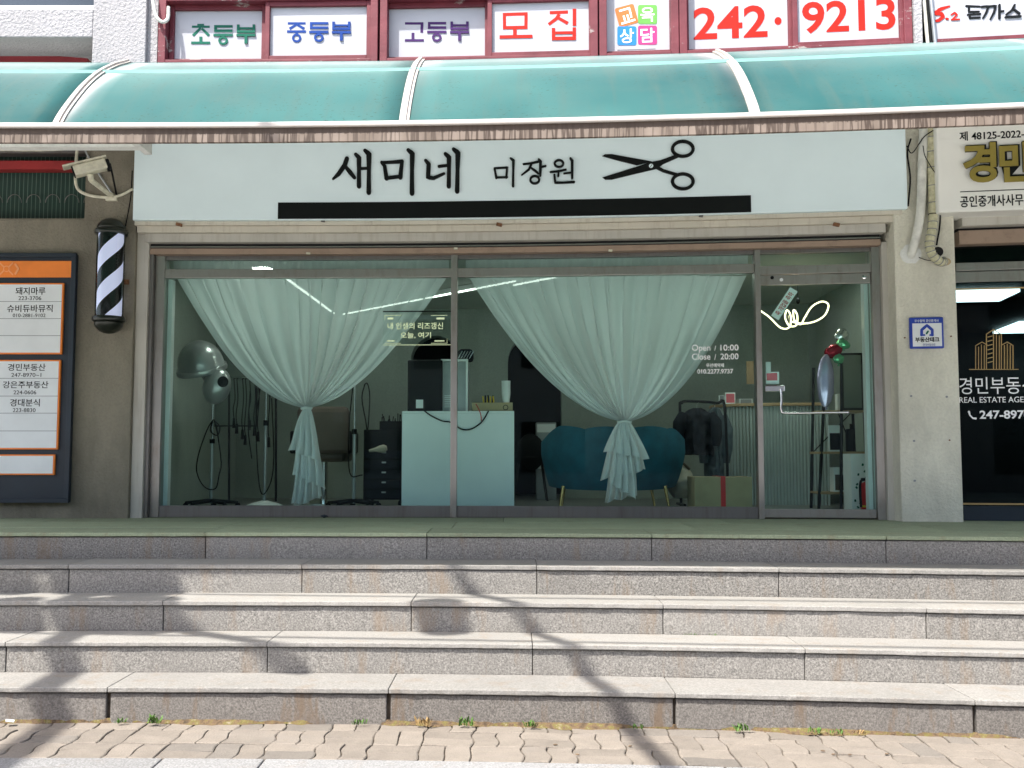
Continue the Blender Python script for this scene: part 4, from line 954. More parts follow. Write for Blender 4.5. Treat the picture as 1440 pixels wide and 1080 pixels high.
# ================================================================== SALON ROOM
ZF, ZC, YR = .875, 3.06, 11.6
x0r, x1r = X[216]-.25, xb_col-.06
MB().box(x0r, x1r, 8.36, 14, ZF-.05, ZF).build('room_floor', 'room_floor', bld)
MB().box(X[229], xc-.05, YW+.052, 8.36, ZF-.04, ZF-.001).build('threshold', 'steel_dark', bld)
MB().box(x0r, x1r, 8.601, 14, ZC, ZC+.06).build('room_ceiling', 'room_ceiling', bld)
MB().box(x0r, xc, 8.3, 8.6, ZC, ZC+.06).build('room_ceiling', 'room_ceiling', bld)
MB().box(x0r-.1, x0r, 8.3, 14, ZF, ZC).build('room_wall', 'room_wall', bld)
MB().box(x1r, x1r+.05, 8.61, 14, ZF, ZC).build('room_wall', 'room_wall', bld)
MB().box(x0r, x1r, 13.9, 14, ZF, ZC).build('room_wall', 'room_wall', bld)
# partition with two round-headed openings
def arch_wall(holes, xa, xb, Y, d):
    q = MB(); xs = xa
    for (c, w, zt) in holes:
        q.box(xs, c-w, Y, Y+d, ZF, ZC); n = 14; zc = zt-w
        for i in range(n):
            a0, a1 = math.pi*(1-i/n), math.pi*(1-(i+1)/n)
            xa_, za_ = c+w*math.cos(a0), zc+w*math.sin(a0); xb2, zb3 = c+w*math.cos(a1), zc+w*math.sin(a1)
            q.add([(xa_, Y, za_), (xb2, Y, zb3), (xb2, Y, ZC), (xa_, Y, ZC), (xa_, Y+d, za_), (xb2, Y+d, zb3), (xb2, Y+d, ZC), (xa_, Y+d, ZC)], [(0, 1, 2, 3), (4, 7, 6, 5), (0, 4, 5, 1)])
        xs = c+w
    q.box(xs, xb, Y, Y+d, ZF, ZC); return q.build('partition', 'room_wall', bld)
ca, cb = PX(612, YR), PX(752, YR)
arch_wall([(ca, PX(647, YR)-ca, PZ(472, YR, 610)), (cb, PX(790, YR)-cb, PZ(470, YR, 750))], x0r, x1r, YR, .25)
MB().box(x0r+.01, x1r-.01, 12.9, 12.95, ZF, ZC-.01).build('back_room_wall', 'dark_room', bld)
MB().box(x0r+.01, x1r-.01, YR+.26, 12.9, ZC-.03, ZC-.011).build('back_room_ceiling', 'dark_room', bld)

# --- linear ceiling lamps
def lamp(P_, label, w=.022):
    pts = []
    for p in P_:
        u, ww = (p[0]-720)/FPX, (540-p[1])/FPX; d = Vector((u, math.cos(PITCH)-ww*math.sin(PITCH), math.sin(PITCH)+ww*math.cos(PITCH)))
        t = (ZC-.06-CAMZ)/d.z; pts.append(CAMV+d*t)
    a, b_ = pts; d = b_-a; t = thing('linear_lamp', label, 'ceiling lamp', (a+b_)/2, 'linear lamps on the salon ceiling', raw=True)
    MB().bx((a+b_)/2+Vector((0, 0, .03)), (d.length, w*1.4, .05), rz=math.atan2(d.y, d.x)).build('housing', 'white_plastic', t, raw=True)
    MB().bx((a+b_)/2+Vector((0, 0, -.001)), (d.length*.99, w, .012), rz=math.atan2(d.y, d.x)).build('diffuser', 'lamp_white', t, raw=True)
CAMV = Vector((0, 0, CAMZ))
lamp([(398, 388), (470, 441)], 'linear ceiling lamp slanting behind the left curtain')
lamp([(482, 442), (726, 395)], 'long linear ceiling lamp crossing behind the steel mullion')
lamp([(722, 401), (800, 386)], 'linear ceiling lamp behind the right curtain')

# round downlights: the first is real, the other four are added fill light
for k, (px, Y, lb) in enumerate([(366, 9.0, 'round downlight in the ceiling just behind the left transom pane'), (560, 9.19, 'added fill downlight in the ceiling above the tool trolley'), (800, 9.19, 'added fill downlight in the ceiling above the sofa end beside the white counter'), (1000, 9.19, 'added fill downlight in the ceiling above the clothes rail'),
    (1120, 9.6, 'added fill downlight in the ceiling above the fluted counter')]):
    x = PX(px, Y); t = thing('downlight', lb, 'ceiling lamp', (x, Y, ZC-.02), 'round downlights in the salon ceiling')
    MB().lathe([(.10, ZC-.02), (.105, ZC-.012), (.10, ZC+.001)], (x, Y, 0), 24).build('trim_ring', 'white_plastic', t, smooth=True)
    MB().lathe([(.085, ZC-.024), (.085, ZC-.0205)], (x, Y, 0), 24).build('diffuser', 'lamp_spot', t)

# --- curtains
def curtain(tl, tr_, gx, gy, gw, top, seed, label, tail):
    Yc = 8.42; rnd = random.Random(seed)
    t = thing('curtain', label, 'curtain', (PX(gx, Yc), Yc, ZF), 'tied sheer curtains')
    ph = [rnd.uniform(0, 6.28) for _ in range(8)]
    def fn(u, v):
        uu = u+.012*math.sin(9*u+ph[0])+.006*math.sin(23*u+ph[1])
        uu = min(1, max(0, uu))
        tx = tl+(tr_-tl)*uu; s = 2*uu-1; sg_ = 1 if s > 0 else -1; e = abs(s)
        G = (gx+gw*s, gy)
        cx = tx+(G[0]-tx)*(.46*e**1.1+.06); cyy = top+(gy-top)*(.50+.42*e**1.3)
        v2 = v
        px = (1-v2)**2*tx+2*v2*(1-v2)*cx+v2*v2*G[0]; py = (1-v2)**2*top+2*v2*(1-v2)*cyy+v2*v2*G[1]
        N = 20
        k = N*uu+.18*math.sin(7*uu*math.pi+ph[2])+.10*v*math.sin(13*uu+ph[3]); ki = int(math.floor(k)); f = k-ki
        r1 = .5+.5*math.sin(ki*12.9898+seed); r2 = .5+.5*math.sin(ki*7.233+seed*3)
        if s > 0: f = 1-f
        saw = (f/.7 if f < .7 else (1-f)/.3)-.5
        gg = (f*1.5/.7 if f < .7 else 1.5-(f-.7)*.5/.3)-f
        px += (1 if s <= 0 else -1)*gg*(.5+.8*r2)*((tr_-tl)/N*(1-v)**1.25+1.2*(1-v)+.15)*.8*min(1, .25+v*3)
        wv = (.55+.9*r1)*saw+.3*math.sin(2*math.pi*(f+r2))
        amp = .022+.058*min(1, v*2.)*(1-.66*v)
        y = Yc+amp*wv-.05*v*e*e-.10*math.sin(math.pi*v)*e*e+.03*v
        p = P3(px, py, Yc); p.y = y; return p
    MB().grid(480, 52, fn).build('swag', 'curtain', t, smooth=True)
    # pleated head band above the transom with its hooks and rail
    zt = PZ(364, Yc, 400)
    zb = PZ(top+1.5, Yc, (tl+tr_)/2)
    xa, xb = PX(tl, Yc, top), PX(tr_, Yc, top)
    MB().grid(160, 6, lambda u, v: (xa+(xb-xa)*u, Yc+.012*math.sin(2*math.pi*21*u+1.6*math.sin(5*u+ph[2])), zt+(zb-zt)*v)).build('heading', 'curtain', t, smooth=True)
    for i in range(22):
        x = xa+.02+(xb-xa-.04)*i/21; MB().box(x-.003, x+.003, Yc-.02, Yc-.014, zt-.05, zt+.03).build('hook', 'white_plastic', t)
    # tie and hanging tail in three ruffled layers
    gp = P3(gx, gy+1, Yc+.02)
    ring = [gp+Vector((.035*math.cos(a)*gw/6, .035*math.sin(a), .004*math.sin(3*a))) for a in [2*math.pi*i/16 for i in range(17)]]
    MB().tube(ring, .011, 8).build('tie_band', 'curtain', t, smooth=True)
    for li, (xo, w0, w1, pb, nf, tilt, yo) in enumerate(tail):
        def fn2(u, v):
            w = w0+(w1-w0)*v**.7; s = u-.5
            hem = pb+tilt*s+2.0*math.sin(2*math.pi*nf*u*.5+li)*1
            px = gx+xo*v+w*s*2*.5+2.2*math.sin(2*math.pi*nf*u+li*2)*v*(.4+.6*v)
            py = gy+1+(hem-gy-1)*v
            p = P3(px, py, Yc)
            p.y = Yc+yo*v+(.012+.042*v)*math.sin(2*math.pi*nf*u+li*1.3+.7*math.sin(6*v))-.03*math.cos(math.pi*s)*(.4+v*.5)+.02
            return p
        MB().grid(90, 30, fn2).build('tail', 'curtain', t, smooth=True)
    return t
curtain(243, 631, 431, 573, 7, 391, 3, 'sheer white curtain gathered above its tail, before the hood dryers', [(0, 10, 40, 706, 5.0, -16, .05), (3, 10, 50, 676, 4.5, 24, .0), (-2, 9, 44, 640, 4, 16, -.05), (-9, 5, 22, 708, 2.5, 0, -.02)])
curtain(655, 1052, 878, 592, 9, 388, 5, 'sheer white curtain gathered above its tail, in front of the blue sofa', [(-4, 14, 46, 702, 5, -10, .04), (-2, 14, 66, 668, 5.5, -14, .0), (2, 14, 60, 640, 4.5, 12, -.05), (-4, 9, 36, 690, 3.5, 22, -.08)])
rod = thing('curtain_rail', 'white curtain rail fixed above the transom panes', 'curtain rail', (PX(640, 8.42), 8.44, PZ(361, 8.42, 640)))
zc_ = PZ(362, 8.42, 400); MB().box(X[229], X[1063], 8.40, 8.46, zc_, zc_+.03).build('rail', 'white_plastic', rod)
for px in (240, 440, 640, 860, 1050): x = PX(px, 8.42); MB().box(x-.015, x+.015, 8.41, 8.45, zc_+.03, ZC+.002).build('bracket', 'white_plastic', rod)

# --- white reception desk behind the mullion, and what stands on it
Yd = 8.62
dk = thing('white_desk', 'plain glossy white counter standing behind the window mullion', 'counter', (PX(644, Yd), Yd+.25, ZF))
xa, xb = PX(565, Yd, 640), PX(723, Yd, 640); zt = PZ(578, Yd, 640)
MB().box(xa, xb, Yd, Yd+.02, ZF, zt-.02).build('front_panel', 'desk_white', dk, bevel=.002)
MB().box(xa, xb, Yd-.003, Yd+.5, zt-.0195, zt).build('top', 'desk_white', dk, bevel=.003)
for x in (xa, xb-.02): MB().box(x, x+.02, Yd+.021, Yd+.5, ZF, zt-.02).build('side_panel', 'desk_white', dk)
def on(px0, py0, px1, Y, depth, name, mat, parent, bevel=0, zb=zt, **kw):
    x0, x1 = PX(px0, Y, (py0+578)/2), PX(px1, Y, (py0+578)/2); z1 = PZ(py0, Y, (px0+px1)/2)
    return MB().box(x0, x1, Y, Y+depth, zb, z1).build(name, mat, parent, bevel=bevel, **kw)
mo = thing('black_terminal', 'black payment terminal back with a white sticker on the white counter', 'terminal', (PX(602, Yd+.1), Yd+.15, zt))
on(573, 506, 622, Yd+.08, .12, 'body', 'black_plastic', mo, .012, zb=zt+.0); MB().box(PX(585, Yd), PX(612, Yd), Yd+.05, Yd+.3, zt, zt+.012).build('foot', 'black_plastic', mo)
pbox('sticker', 'board_white', mo, 585, 562, 595, 574, Yd+.078, .002)
rk = thing('equipment_rack', 'white framed towel steamer with grey grille beside the black terminal', 'appliance', (PX(641, Yd+.2), Yd+.3, zt))
on(622, 508, 658, Yd+.16, .3, 'body', 'grey_metal', rk, .006)
for px in (620, 655): on(px, 505, px+3, Yd+.14, .02, 'post', 'white_plastic', rk)
pbox('top_bar', 'white_plastic', rk, 620, 505, 658, 508, Yd+.14, .02)
for i in range(7): pbox('louvre', 'white_plastic', rk, 625, 556+i*2.6, 636, 557+i*2.6, Yd+.15, .008)
rl = thing('striped_roll', 'dark blue striped bag lying on top of the steamer', 'bag', P3(655, 508, Yd+.25))
pbox('bag', 'pad_navy', rl, 644, 490, 665, 507, Yd+.2, .2, bevel=.03)
for i in range(5): MB().bx(P3(647+4*i, 499, Yd+.195), (.008, .004, .075), ry=.5).build('stripe', 'foil_silver', rl)
cb_ = thing('pen_box', 'flat printed cardboard box with a round mark on the white counter', 'box', (PX(692, Yd), Yd+.1, zt))
on(664, 566, 721, Yd+.05, .22, 'carton', 'cardboard', cb_, .003); strokes('round_mark', [circ(711, 573, 3.4, 3.4, 1, 12)], Yd+.049, 'letter_black', cb_, .0005)
zc2 = PZ(566, Yd+.1, 690)
for i in range(7):
    x = PX(680+2.4*i, Yd+.1, 560); q = MB().tube([(x, Yd+.1+.02*(i % 3), zc2-.0), (x+.006*(i % 3-1), Yd+.1+.02*(i % 3), zc2+.055+.008*(i % 2))], .0065, 6)
    tag(q.build('pen', 'yellow' if i % 2 == 0 else 'black_plastic'), 'yellow pens standing in a bunch on the cardboard box' if i % 2 == 0 else 'black pens standing among yellow ones on the cardboard box', 'pen', 'pens on the cardboard box')
x = PX(711.5, Yd+.12, 550)
cu = thing('paper_cup_stack', 'tall stack of white paper cups on the cardboard box', 'cup stack', (x, Yd+.12, zc2))
for i in range(9): MB().lathe([(.030, 0), (.038, .07), (.040, .072), (.040, .076), (.036, .076)], (x, Yd+.12, zc2+i*.014), 18).build('cup', 'white_plastic', cu, smooth=True)
tag(MB().tube(catmull([P3(597, 578, Yd-.02), P3(607, 585, Yd-.03), P3(622, 592, Yd-.03), P3(634, 594, Yd-.03), P3(648, 603, Yd-.03), P3(660, 604, Yd-.03), P3(672, 598, Yd-.03), P3(680, 590, Yd-.03), P3(687, 578, Yd-.02)], 6), .006, 8).build('desk_cable', 'black_plastic', smooth=True), 'black cable sagging across the front of the white counter', 'cable')
tag(MB().tube(catmull([P3(669, 568, Yd-.02), P3(673, 575, Yd-.03), P3(676, 583, Yd-.03), P3(677, 592, Yd-.03)], 5), .004, 6).build('red_wire', 'red_paint', smooth=True), 'short red wire hanging over the white counter edge', 'wire')

# --- blue velvet sofa seen from behind
Yv = 8.95
sf = thing('sofa', 'teal blue velvet shell sofa on brass legs, its back to the window', 'sofa', (PX(866, Yv), Yv+.3, ZF))
def shell(off):
    def fn(u, v):
        s = 2*u-1; e = abs(s)
        half = (92+12*min(1, v*1.4)**.8); px = 867+half*s
        top = 604+(1-math.cos(min(1, max(0, (e-.72)/.28))*math.pi/2))*22-4.2*abs(math.sin(math.pi*3.5*(u+.0)))**.7
        py = 690-5*(1-math.sqrt(max(0, 1-e*e)))+(top-690)*v
        p = P3(px, py, Yv)
        ch = abs(math.sin(math.pi*3.5*u)); p.y = Yv+.34*e**3.2+.10*v*0-.05*ch*v+off-.06*math.sin(math.pi*min(1, v)) ; return p
    return fn
f1, f2 = shell(0), shell(.14)
q = MB(); nu, nv = 84, 18
q.grid(nu, nv, f1); q.grid(nu, nv, f2)
n0 = (nu+1)*(nv+1)
for i in range(nu): q.f += [(nv*(nu+1)+i, nv*(nu+1)+i+1, n0+nv*(nu+1)+i+1, n0+nv*(nu+1)+i), (i, n0+i, n0+i+1, i+1)]; q.mi += [0, 0]
for j in range(nv):
    a_, b2 = j*(nu+1), (j+1)*(nu+1); q.f += [(a_, b2, n0+b2, n0+a_), (a_+nu, n0+a_+nu, n0+b2+nu, b2+nu)]; q.mi += [0, 0]
q.build('backrest', 'velvet', sf, smooth=True)
MB().box(PX(790, Yv), PX(944, Yv), Yv+.16, Yv+.75, PZ(688, Yv, 866), PZ(688, Yv, 866)+.24).build('seat', 'velvet', sf, bevel=.05)
for px, dx, yy in ((793, -.035, .08), (937, .035, .08), (800, -.03, .66), (930, .03, .66)):
    a_ = P3(px, 687, Yv); MB().tube([(a_.x, Yv+yy, a_.z+.02), (a_.x+dx, Yv+yy-.02, ZF+.002)], [.017, .010], 10).build('leg', 'brass', sf, smooth=True)

# --- coat stand, jackets, bag
Yk = 9.9
cr = thing('coat_rail', 'thin black metal clothes rail beside the fluted counter', 'clothes rail', (PX(985, Yk), Yk, ZF))
for dy in (-.2, .2):
    pass
xa, xb = PX(956, Yk), PX(1019, Yk); zt = PZ(564, Yk, 985)
MB().tube(catmull([(xa, Yk, ZF), (xa, Yk, zt-.1), (xa+.015, Yk, zt-.02), (xa+.08, Yk, zt), (xb-.08, Yk, zt-.02), (xb, Yk, zt-.08), (xb+.02, Yk, ZF)], 6), .014, 8).build('frame', 'black_metal', cr, smooth=True)
for x in (xa, xb+.02): MB().tube([(x, Yk-.22, ZF+.015), (x, Yk+.22, ZF+.015)], .014, 8).build('foot', 'black_metal', cr, smooth=True)
def jacket(px0, px1, py0, py1, Y, mat, label, seed, quilt):
    t = thing('jacket', label, 'jacket', (PX((px0+px1)/2, Y), Y, PZ(py1, Y, px0)), 'jackets on the clothes rail')
    cx = (px0+px1)/2; hw = (px1-px0)/2
    def fn(u, v):
        a = 2*math.pi*u; sh = min(1, (v/.16)**.55) if v < .16 else 1
        w = hw*(.30+.70*sh)*(.92+.10*v)
        px = cx+w*math.cos(a)+2.2*noise.noise(Vector((u*7, v*4, seed))); py = py0+(py1-py0)*v+(3*noise.noise(Vector((u*9, 5, seed))) if v > .9 else 0)
        p = P3(px, py, Y); p.y = Y+.13*math.sin(a)*(.4+.6*sh)+.035*noise.noise(Vector((math.cos(a)*4, v*6, seed)))+(.018*abs(math.sin(v*math.pi*8)) if quilt else 0); return p
    MB().grid(48, 30, fn).build('body', mat, t, smooth=True)
    for s in (-1, 1):
        a = P3(cx+s*hw*.8, py0+(py1-py0)*.12, Y-.05); b2 = P3(cx+s*hw*1.12, py0+(py1-py0)*.78, Y-.03)
        MB().tube([a, a.lerp(b2, .3)+Vector((s*.03, -.02, 0)), a.lerp(b2, .7)+Vector((s*.02, -.02, 0)), b2], [.05, .062, .055, .045], 12).build('sleeve', mat, t, smooth=True)
    hk = P3(cx, py0-1, Y); MB().tube([hk+Vector((0, 0, -.02)), hk+Vector((0, 0, .03)), hk+Vector((.015, 0, .045))], .004, 6).build('hanger_hook', 'chrome', t)
jacket(957, 1003, 574, 640, Yk-.04, 'pad_navy', 'black puffy jacket hanging on the clothes rail', 2, False)
jacket(992, 1018, 573, 672, Yk+.12, 'pad_grey', 'long grey quilted jacket behind the black one', 4, True)
bgq = MB()
def bagf(u, v):
    a = 2*math.pi*u; r = math.sin(math.pi*min(.98, v*.9+.08))**.5; p = P3(957+19*r*math.cos(a), 700-46*v, 9.5)
    p.y = 9.5+.12*r*math.sin(a)+.02*noise.noise(Vector((u*8, v*5, 1))); return p
bag = thing('canvas_bag', 'slumped beige bag on the floor beside the sofa', 'bag', (PX(957, 9.5), 9.5, ZF))
MB().grid(36, 16, bagf).build('sack', 'canvas', bag, smooth=True)
MB().tube(catmull([P3(948, 662, 9.45), P3(958, 651, 9.45), P3(970, 660, 9.45)], 6), .012, 8).build('handle', 'leather', bag, smooth=True)

# --- fluted counter with wooden top
Yf = 10.2
fc = thing('fluted_counter', 'pale fluted reception counter with rounded end and wooden top', 'counter', (PX(1085, Yf), Yf+.3, ZF))
xa, xb = PX(1015, Yf), PX(1160, Yf); zt = PZ(567, Yf, 1060)
path = []
n = 18
for i in range(n+1):
    a = math.pi/2*i/n; path.append((xa+.38-.38*math.cos(a), Yf+.38-.38*math.sin(a)))
x = xa+.38
while x < xb: x += .031; path.append((x, Yf))
q = MB()
for (px_, py_) in path: q.tube([(px_, py_, ZF), (px_, py_, zt-.03)], .0125, 8)
q.build('fluted_panel', 'flute', fc, smooth=True)
MB().box(xa+.36, xb, Yf+.003, Yf+.02, ZF, zt-.031).build('backing', 'grey_metal', fc)
poly = [(xa-.03, Yf+.5)]+[(xa+.36-.39*math.cos(math.pi/2*i/10), Yf+.38-.42*math.sin(math.pi/2*i/10)) for i in range(11)]+[(xb, Yf-.04), (xb, Yf+.5)]
q = MB(); m = len(poly); q.add([(x, y, zt-.03) for x, y in poly]+[(x, y, zt) for x, y in poly], [tuple(range(m)), tuple(range(m, 2*m))]+[(i, (i+1) % m, (i+1) % m+m, i+m) for i in range(m)]); q.build('top', 'wood', fc, bevel=.004)
for (p0, q0, p1, mm, nm, lb) in [(1011, 556, 1019, 'board_white', 'card_stand', 'small white card standing on the wooden counter top'), (1020, 552, 1034, 'letter_white', 'photo_frame', 'white framed picture with red border on the wooden counter top'), (1040, 561, 1058, 'board_white', 'leaflet_tray', 'flat white leaflet tray on the wooden counter top')]:
    a_, b2 = PX(p0, Yf+.1), PX(p1, Yf+.1); zz1 = PZ(q0, Yf+.1, p0)
    t = thing(nm, lb, 'card', ((a_+b2)/2, Yf+.1, zt)); MB().box(a_, b2, Yf+.1, Yf+.12 if p0 < 1040 else Yf+.3, zt, zz1).build('board', mm, t)
    if p0 == 1020: MB().box(a_+.008, b2-.008, Yf+.097, Yf+.0995, zt+.012, zz1-.012).build('picture', 'pink', t)
    else: MB().box(a_+.008, b2-.008, Yf+.097, Yf+.0995, zt+.004, zz1-.004).build('print', 'line_grey', t)
# --- carton with red tape
Yb = 8.75
bxo = thing('cardboard_box', 'brown cardboard box sealed with red tape on the salon floor', 'box', (PX(1016, Yb), Yb+.2, ZF))
xa, xb = PX(977, Yb, 690), PX(1058, Yb, 690); zt = PZ(670.5, Yb, 1016)
MB().box(xa, xb, Yb, Yb+.36, ZF, zt).build('carton', 'cardboard', bxo, bevel=.004)
xt = PX(1017, Yb, 690); MB().box(xt-.02, xt+.02, Yb-.003, Yb+.363, ZF+.002, zt+.003).build('tape', 'red_tape', bxo)
MB().box(xa+.005, xb-.005, Yb+.175, Yb+.182, zt+.0004, zt+.0035).build('flap_seam', 'leather', bxo)

# --- shelf behind the door with its contents
Ys = 9.3
sh = thing('ladder_shelf', 'black metal shelf unit with wooden boards behind the door', 'shelf', (PX(1185, Ys), Ys+.15, ZF))
xa, xb = PX(1153, Ys, 640), PX(1219, Ys, 640); zt = PZ(497, Ys, 1190)
def post(x0, y0, x1, y1, z1): MB().tube([(x0, y0, ZF), (x1, y1, z1)], .013, 6).build('post', 'black_metal', sh)
post(xa-.02, Ys, xa+.07, Ys, PZ(505, Ys, 1160)); post(PX(1178, Ys), Ys-.02, PX(1184, Ys), Ys-.02, zt); post(xb, Ys, xb-.02, Ys, zt); post(xa, Ys+.3, xa+.05, Ys+.3, zt-.1); post(xb, Ys+.3, xb-.02, Ys+.3, zt)
zs = []
for py in (577, 635, 692):
    z = PZ(py, Ys, 1185); zs.append(z); MB().box(xa-.005, xb, Ys-.01, Ys+.3, z-.02, z).build('shelf_board', 'wood', sh, bevel=.002)
for p in ((xa+.03, zs[1], xb-.02, zs[0]), (xb-.02, zs[1], xa+.25, zs[0])): MB().tube([(p[0], Ys+.29, p[1]), (p[2], Ys+.29, p[3])], .005, 5).build('cross_brace', 'black_metal', sh)
mi = thing('standing_mirror', 'black framed mirror leaning above the shelf boards', 'mirror', (PX(1200, Ys-.03), Ys-.03, zs[0]))
xa2, xb2 = PX(1184, Ys-.05, 530), PX(1215, Ys-.05, 530); zm = PZ(496, Ys-.05, 1200)
MB().box(xa2, xb2, Ys-.03, Ys, zs[0], zm).build('frame', 'black_metal', mi, bevel=.003); MB().box(xa2+.018, xb2-.018, Ys-.033, Ys-.0305, zs[0]+.02, zm-.02).build('glass', 'mirror_glass', mi)
def item(name, cat, label, p0, q0, p1, z, mat, dy=.04, d=.08, bev=.003, extra=None):
    a_, b2 = PX(p0, Ys+dy), PX(p1, Ys+dy); z1 = PZ(q0, Ys+dy, p0)
    t = thing(name, label, cat, ((a_+b2)/2, Ys+dy, z)); MB().box(a_, b2, Ys+dy, Ys+dy+d, z, z1).build('body', mat, t, bevel=bev)
    if extra: MB().box(a_+.01, b2-.01, Ys+dy-.003, Ys+dy-.0005, z+.015, z1-(z1-z)*.3).build('print', extra, t)
    return t
item('framed_print', 'picture', 'white bordered dark print on the middle shelf board', 1164, 598, 1184, zs[1], 'board_white', .05, .02, .002, 'black_plastic')
t = item('black_bottle', 'bottle', 'black pump bottle standing on the middle shelf board', 1190, 603, 1202, zs[1], 'black_plastic', .06, .06, .012)
x = PX(1196, Ys+.09); MB().tube([(x, Ys+.09, PZ(603, Ys+.09, 1196)-.01), (x, Ys+.09, PZ(596, Ys+.09, 1196))], .014, 10).build('neck', 'black_plastic', t)
item('product_carton', 'carton', 'white carton with dark red panel on the lowest shelf board', 1170, 657, 1197, zs[2], 'white_plastic', .05, .12, .003, 'leather')
item('small_carton', 'carton', 'small white carton on the top shelf board beside the balloon', 1177, 554, 1194, zs[0], 'white_plastic', .1, .06)
gb = thing('gift_box', 'tall white box with small green prints beside the extinguisher', 'box', (PX(1212, 8.75), 8.85, ZF))
xa, xb = PX(1197, 8.75, 680), PX(1226, 8.75, 680); zt = PZ(638, 8.75, 1210)
MB().box(xa, xb, 8.75, 8.95, ZF, zt).build('carton', 'white_plastic', gb, bevel=.004)
rnd = random.Random(4)
for i in range(14): MB().bx((xa+.02+rnd.random()*(xb-xa-.04), 8.748, ZF+.05+i*.027), (.014, .003, .02), ry=rnd.uniform(-.8, .8)).build('leaf_print', 'letter_green', gb)
# extinguisher
x, Ye = PX(1219.5, 8.55, 690), 8.55
fx = thing('fire_extinguisher', 'red fire extinguisher with black hose by the door jamb', 'fire extinguisher', (x, Ye, ZF))
zt = PZ(672, Ye, 1219); hgt = zt-ZF
MB().lathe([(.045, 0), (.05, .01), (.05, hgt*.75), (.04, hgt*.86), (.018, hgt*.9), (.018, hgt*.95)], (x, Ye, ZF), 20).build('cylinder', 'red_paint', fx, smooth=True)
MB().box(x-.045, x+.02, Ye-.012, Ye+.012, ZF+hgt*.95, ZF+hgt).build('valve_lever', 'black_metal', fx, bevel=.003)
MB().tube(catmull([(x-.02, Ye, ZF+hgt*.95), (x-.055, Ye-.02, ZF+hgt*.9), (x-.064, Ye-.03, ZF+hgt*.6), (x-.06, Ye-.03, ZF+hgt*.2)], 6), .010, 8).build('hose', 'black_plastic', fx, smooth=True)
MB().lathe([(.0512, ZF+.06), (.0512, ZF+.075)], (x, Ye, 0), 20).build('band', 'yellow', fx)
# balloons
def balloon(px, py, rx, rz, Y, mat, label, tilt=0, wr=0.):
    c = P3(px, py, Y); k = Y/FPX; M = Matrix.Rotation(tilt, 4, 'Y'); q = MB(); q.ell(c, (rx*k, rx*k*.6, rz*k), 24, 14, M)
    for v in q.v: v += (v-c)*(.10*noise.noise(v*22)+wr*noise.noise(v*45))
    t = thing('foil_balloon', label, 'balloon', (c.x, c.y, c.z-rz*k), 'foil balloons behind the door')
    q.build('envelope', mat, t, smooth=True); MB().lathe([(.004, 0), (.012, -.02)], (c.x, c.y, c.z-rz*k+.004), 8).build('neck', mat, t)
    return t
balloon(1161, 536, 11.5, 36, 8.95, 'foil_lilac', 'long lilac foil balloon standing behind the door', .02, .03)
balloon(1172, 494, 13, 9, 9.0, 'foil_red', 'dark red foil balloon above the lilac one', -.5, .1)
balloon(1184, 472, 9, 10, 9.05, 'foil_silver', 'crumpled silver foil balloon at the top of the cluster', .4, .2)
balloon(1186, 484, 9, 6, 8.98, 'foil_green', 'green foil balloon between the red and silver ones', .3, .2)
balloon(1179, 505, 7, 7, 8.97, 'foil_green', 'small green foil balloon tucked under the red one', 0, .2)
# ribbon-shaped pendant lamp
Yq = 9.2
pts = catmull([P3(1068, 436, Yq), P3(1082, 446, Yq-.1), P3(1098, 461, Yq-.1), P3(1110, 460, Yq), P3(1112, 445, Yq+.12), P3(1107, 436, Yq+.1), P3(1104, 446, Yq-.05), P3(1110, 458, Yq-.15), P3(1120, 457, Yq), P3(1121, 443, Yq+.1), P3(1116, 436, Yq+.08), P3(1117, 450, Yq-.1), P3(1126, 456, Yq-.1), P3(1132, 446, Yq-.05), P3(1142, 431, Yq), P3(1156, 424, Yq+.05), P3(1165, 429, Yq+.1), P3(1160, 443, Yq+.05), P3(1146, 452, Yq), P3(1128, 455, Yq), P3(1112, 452, Yq)], 7)
lp = thing('ribbon_lamp', 'glowing looped ribbon lamp hanging behind the door', 'lamp', pts[0])
MB().tube(pts, .007, 10).build('light_tube', 'lamp_warm', lp, smooth=True)
for i in (20, 105): MB().tube([pts[i], Vector((pts[i].x, pts[i].y, ZC))], .0018, 5).build('wire', 'chrome', lp)
x, Yx = PX(1125, 9.6), 9.6; zp = PZ(423, Yx, 1125)
pd = thing('small_pendant', 'tiny dark pendant bead on a wire behind the ribbon lamp', 'pendant', (x, Yx, zp-.04)); MB().ell((x, Yx, zp), (.018, .018, .03), 10, 8).build('bead', 'black_plastic', pd, smooth=True)
MB().tube([(x, Yx, zp), (x, Yx, ZC)], .003, 5).build('wire', 'black_plastic', pd)
pc = pbox('wall_poster', 'wood', None, 1050, 508, 1062, 540, 10.9, .02); tag(pc, 'small brown poster with a yellow sunflower at the end of the window', 'poster')

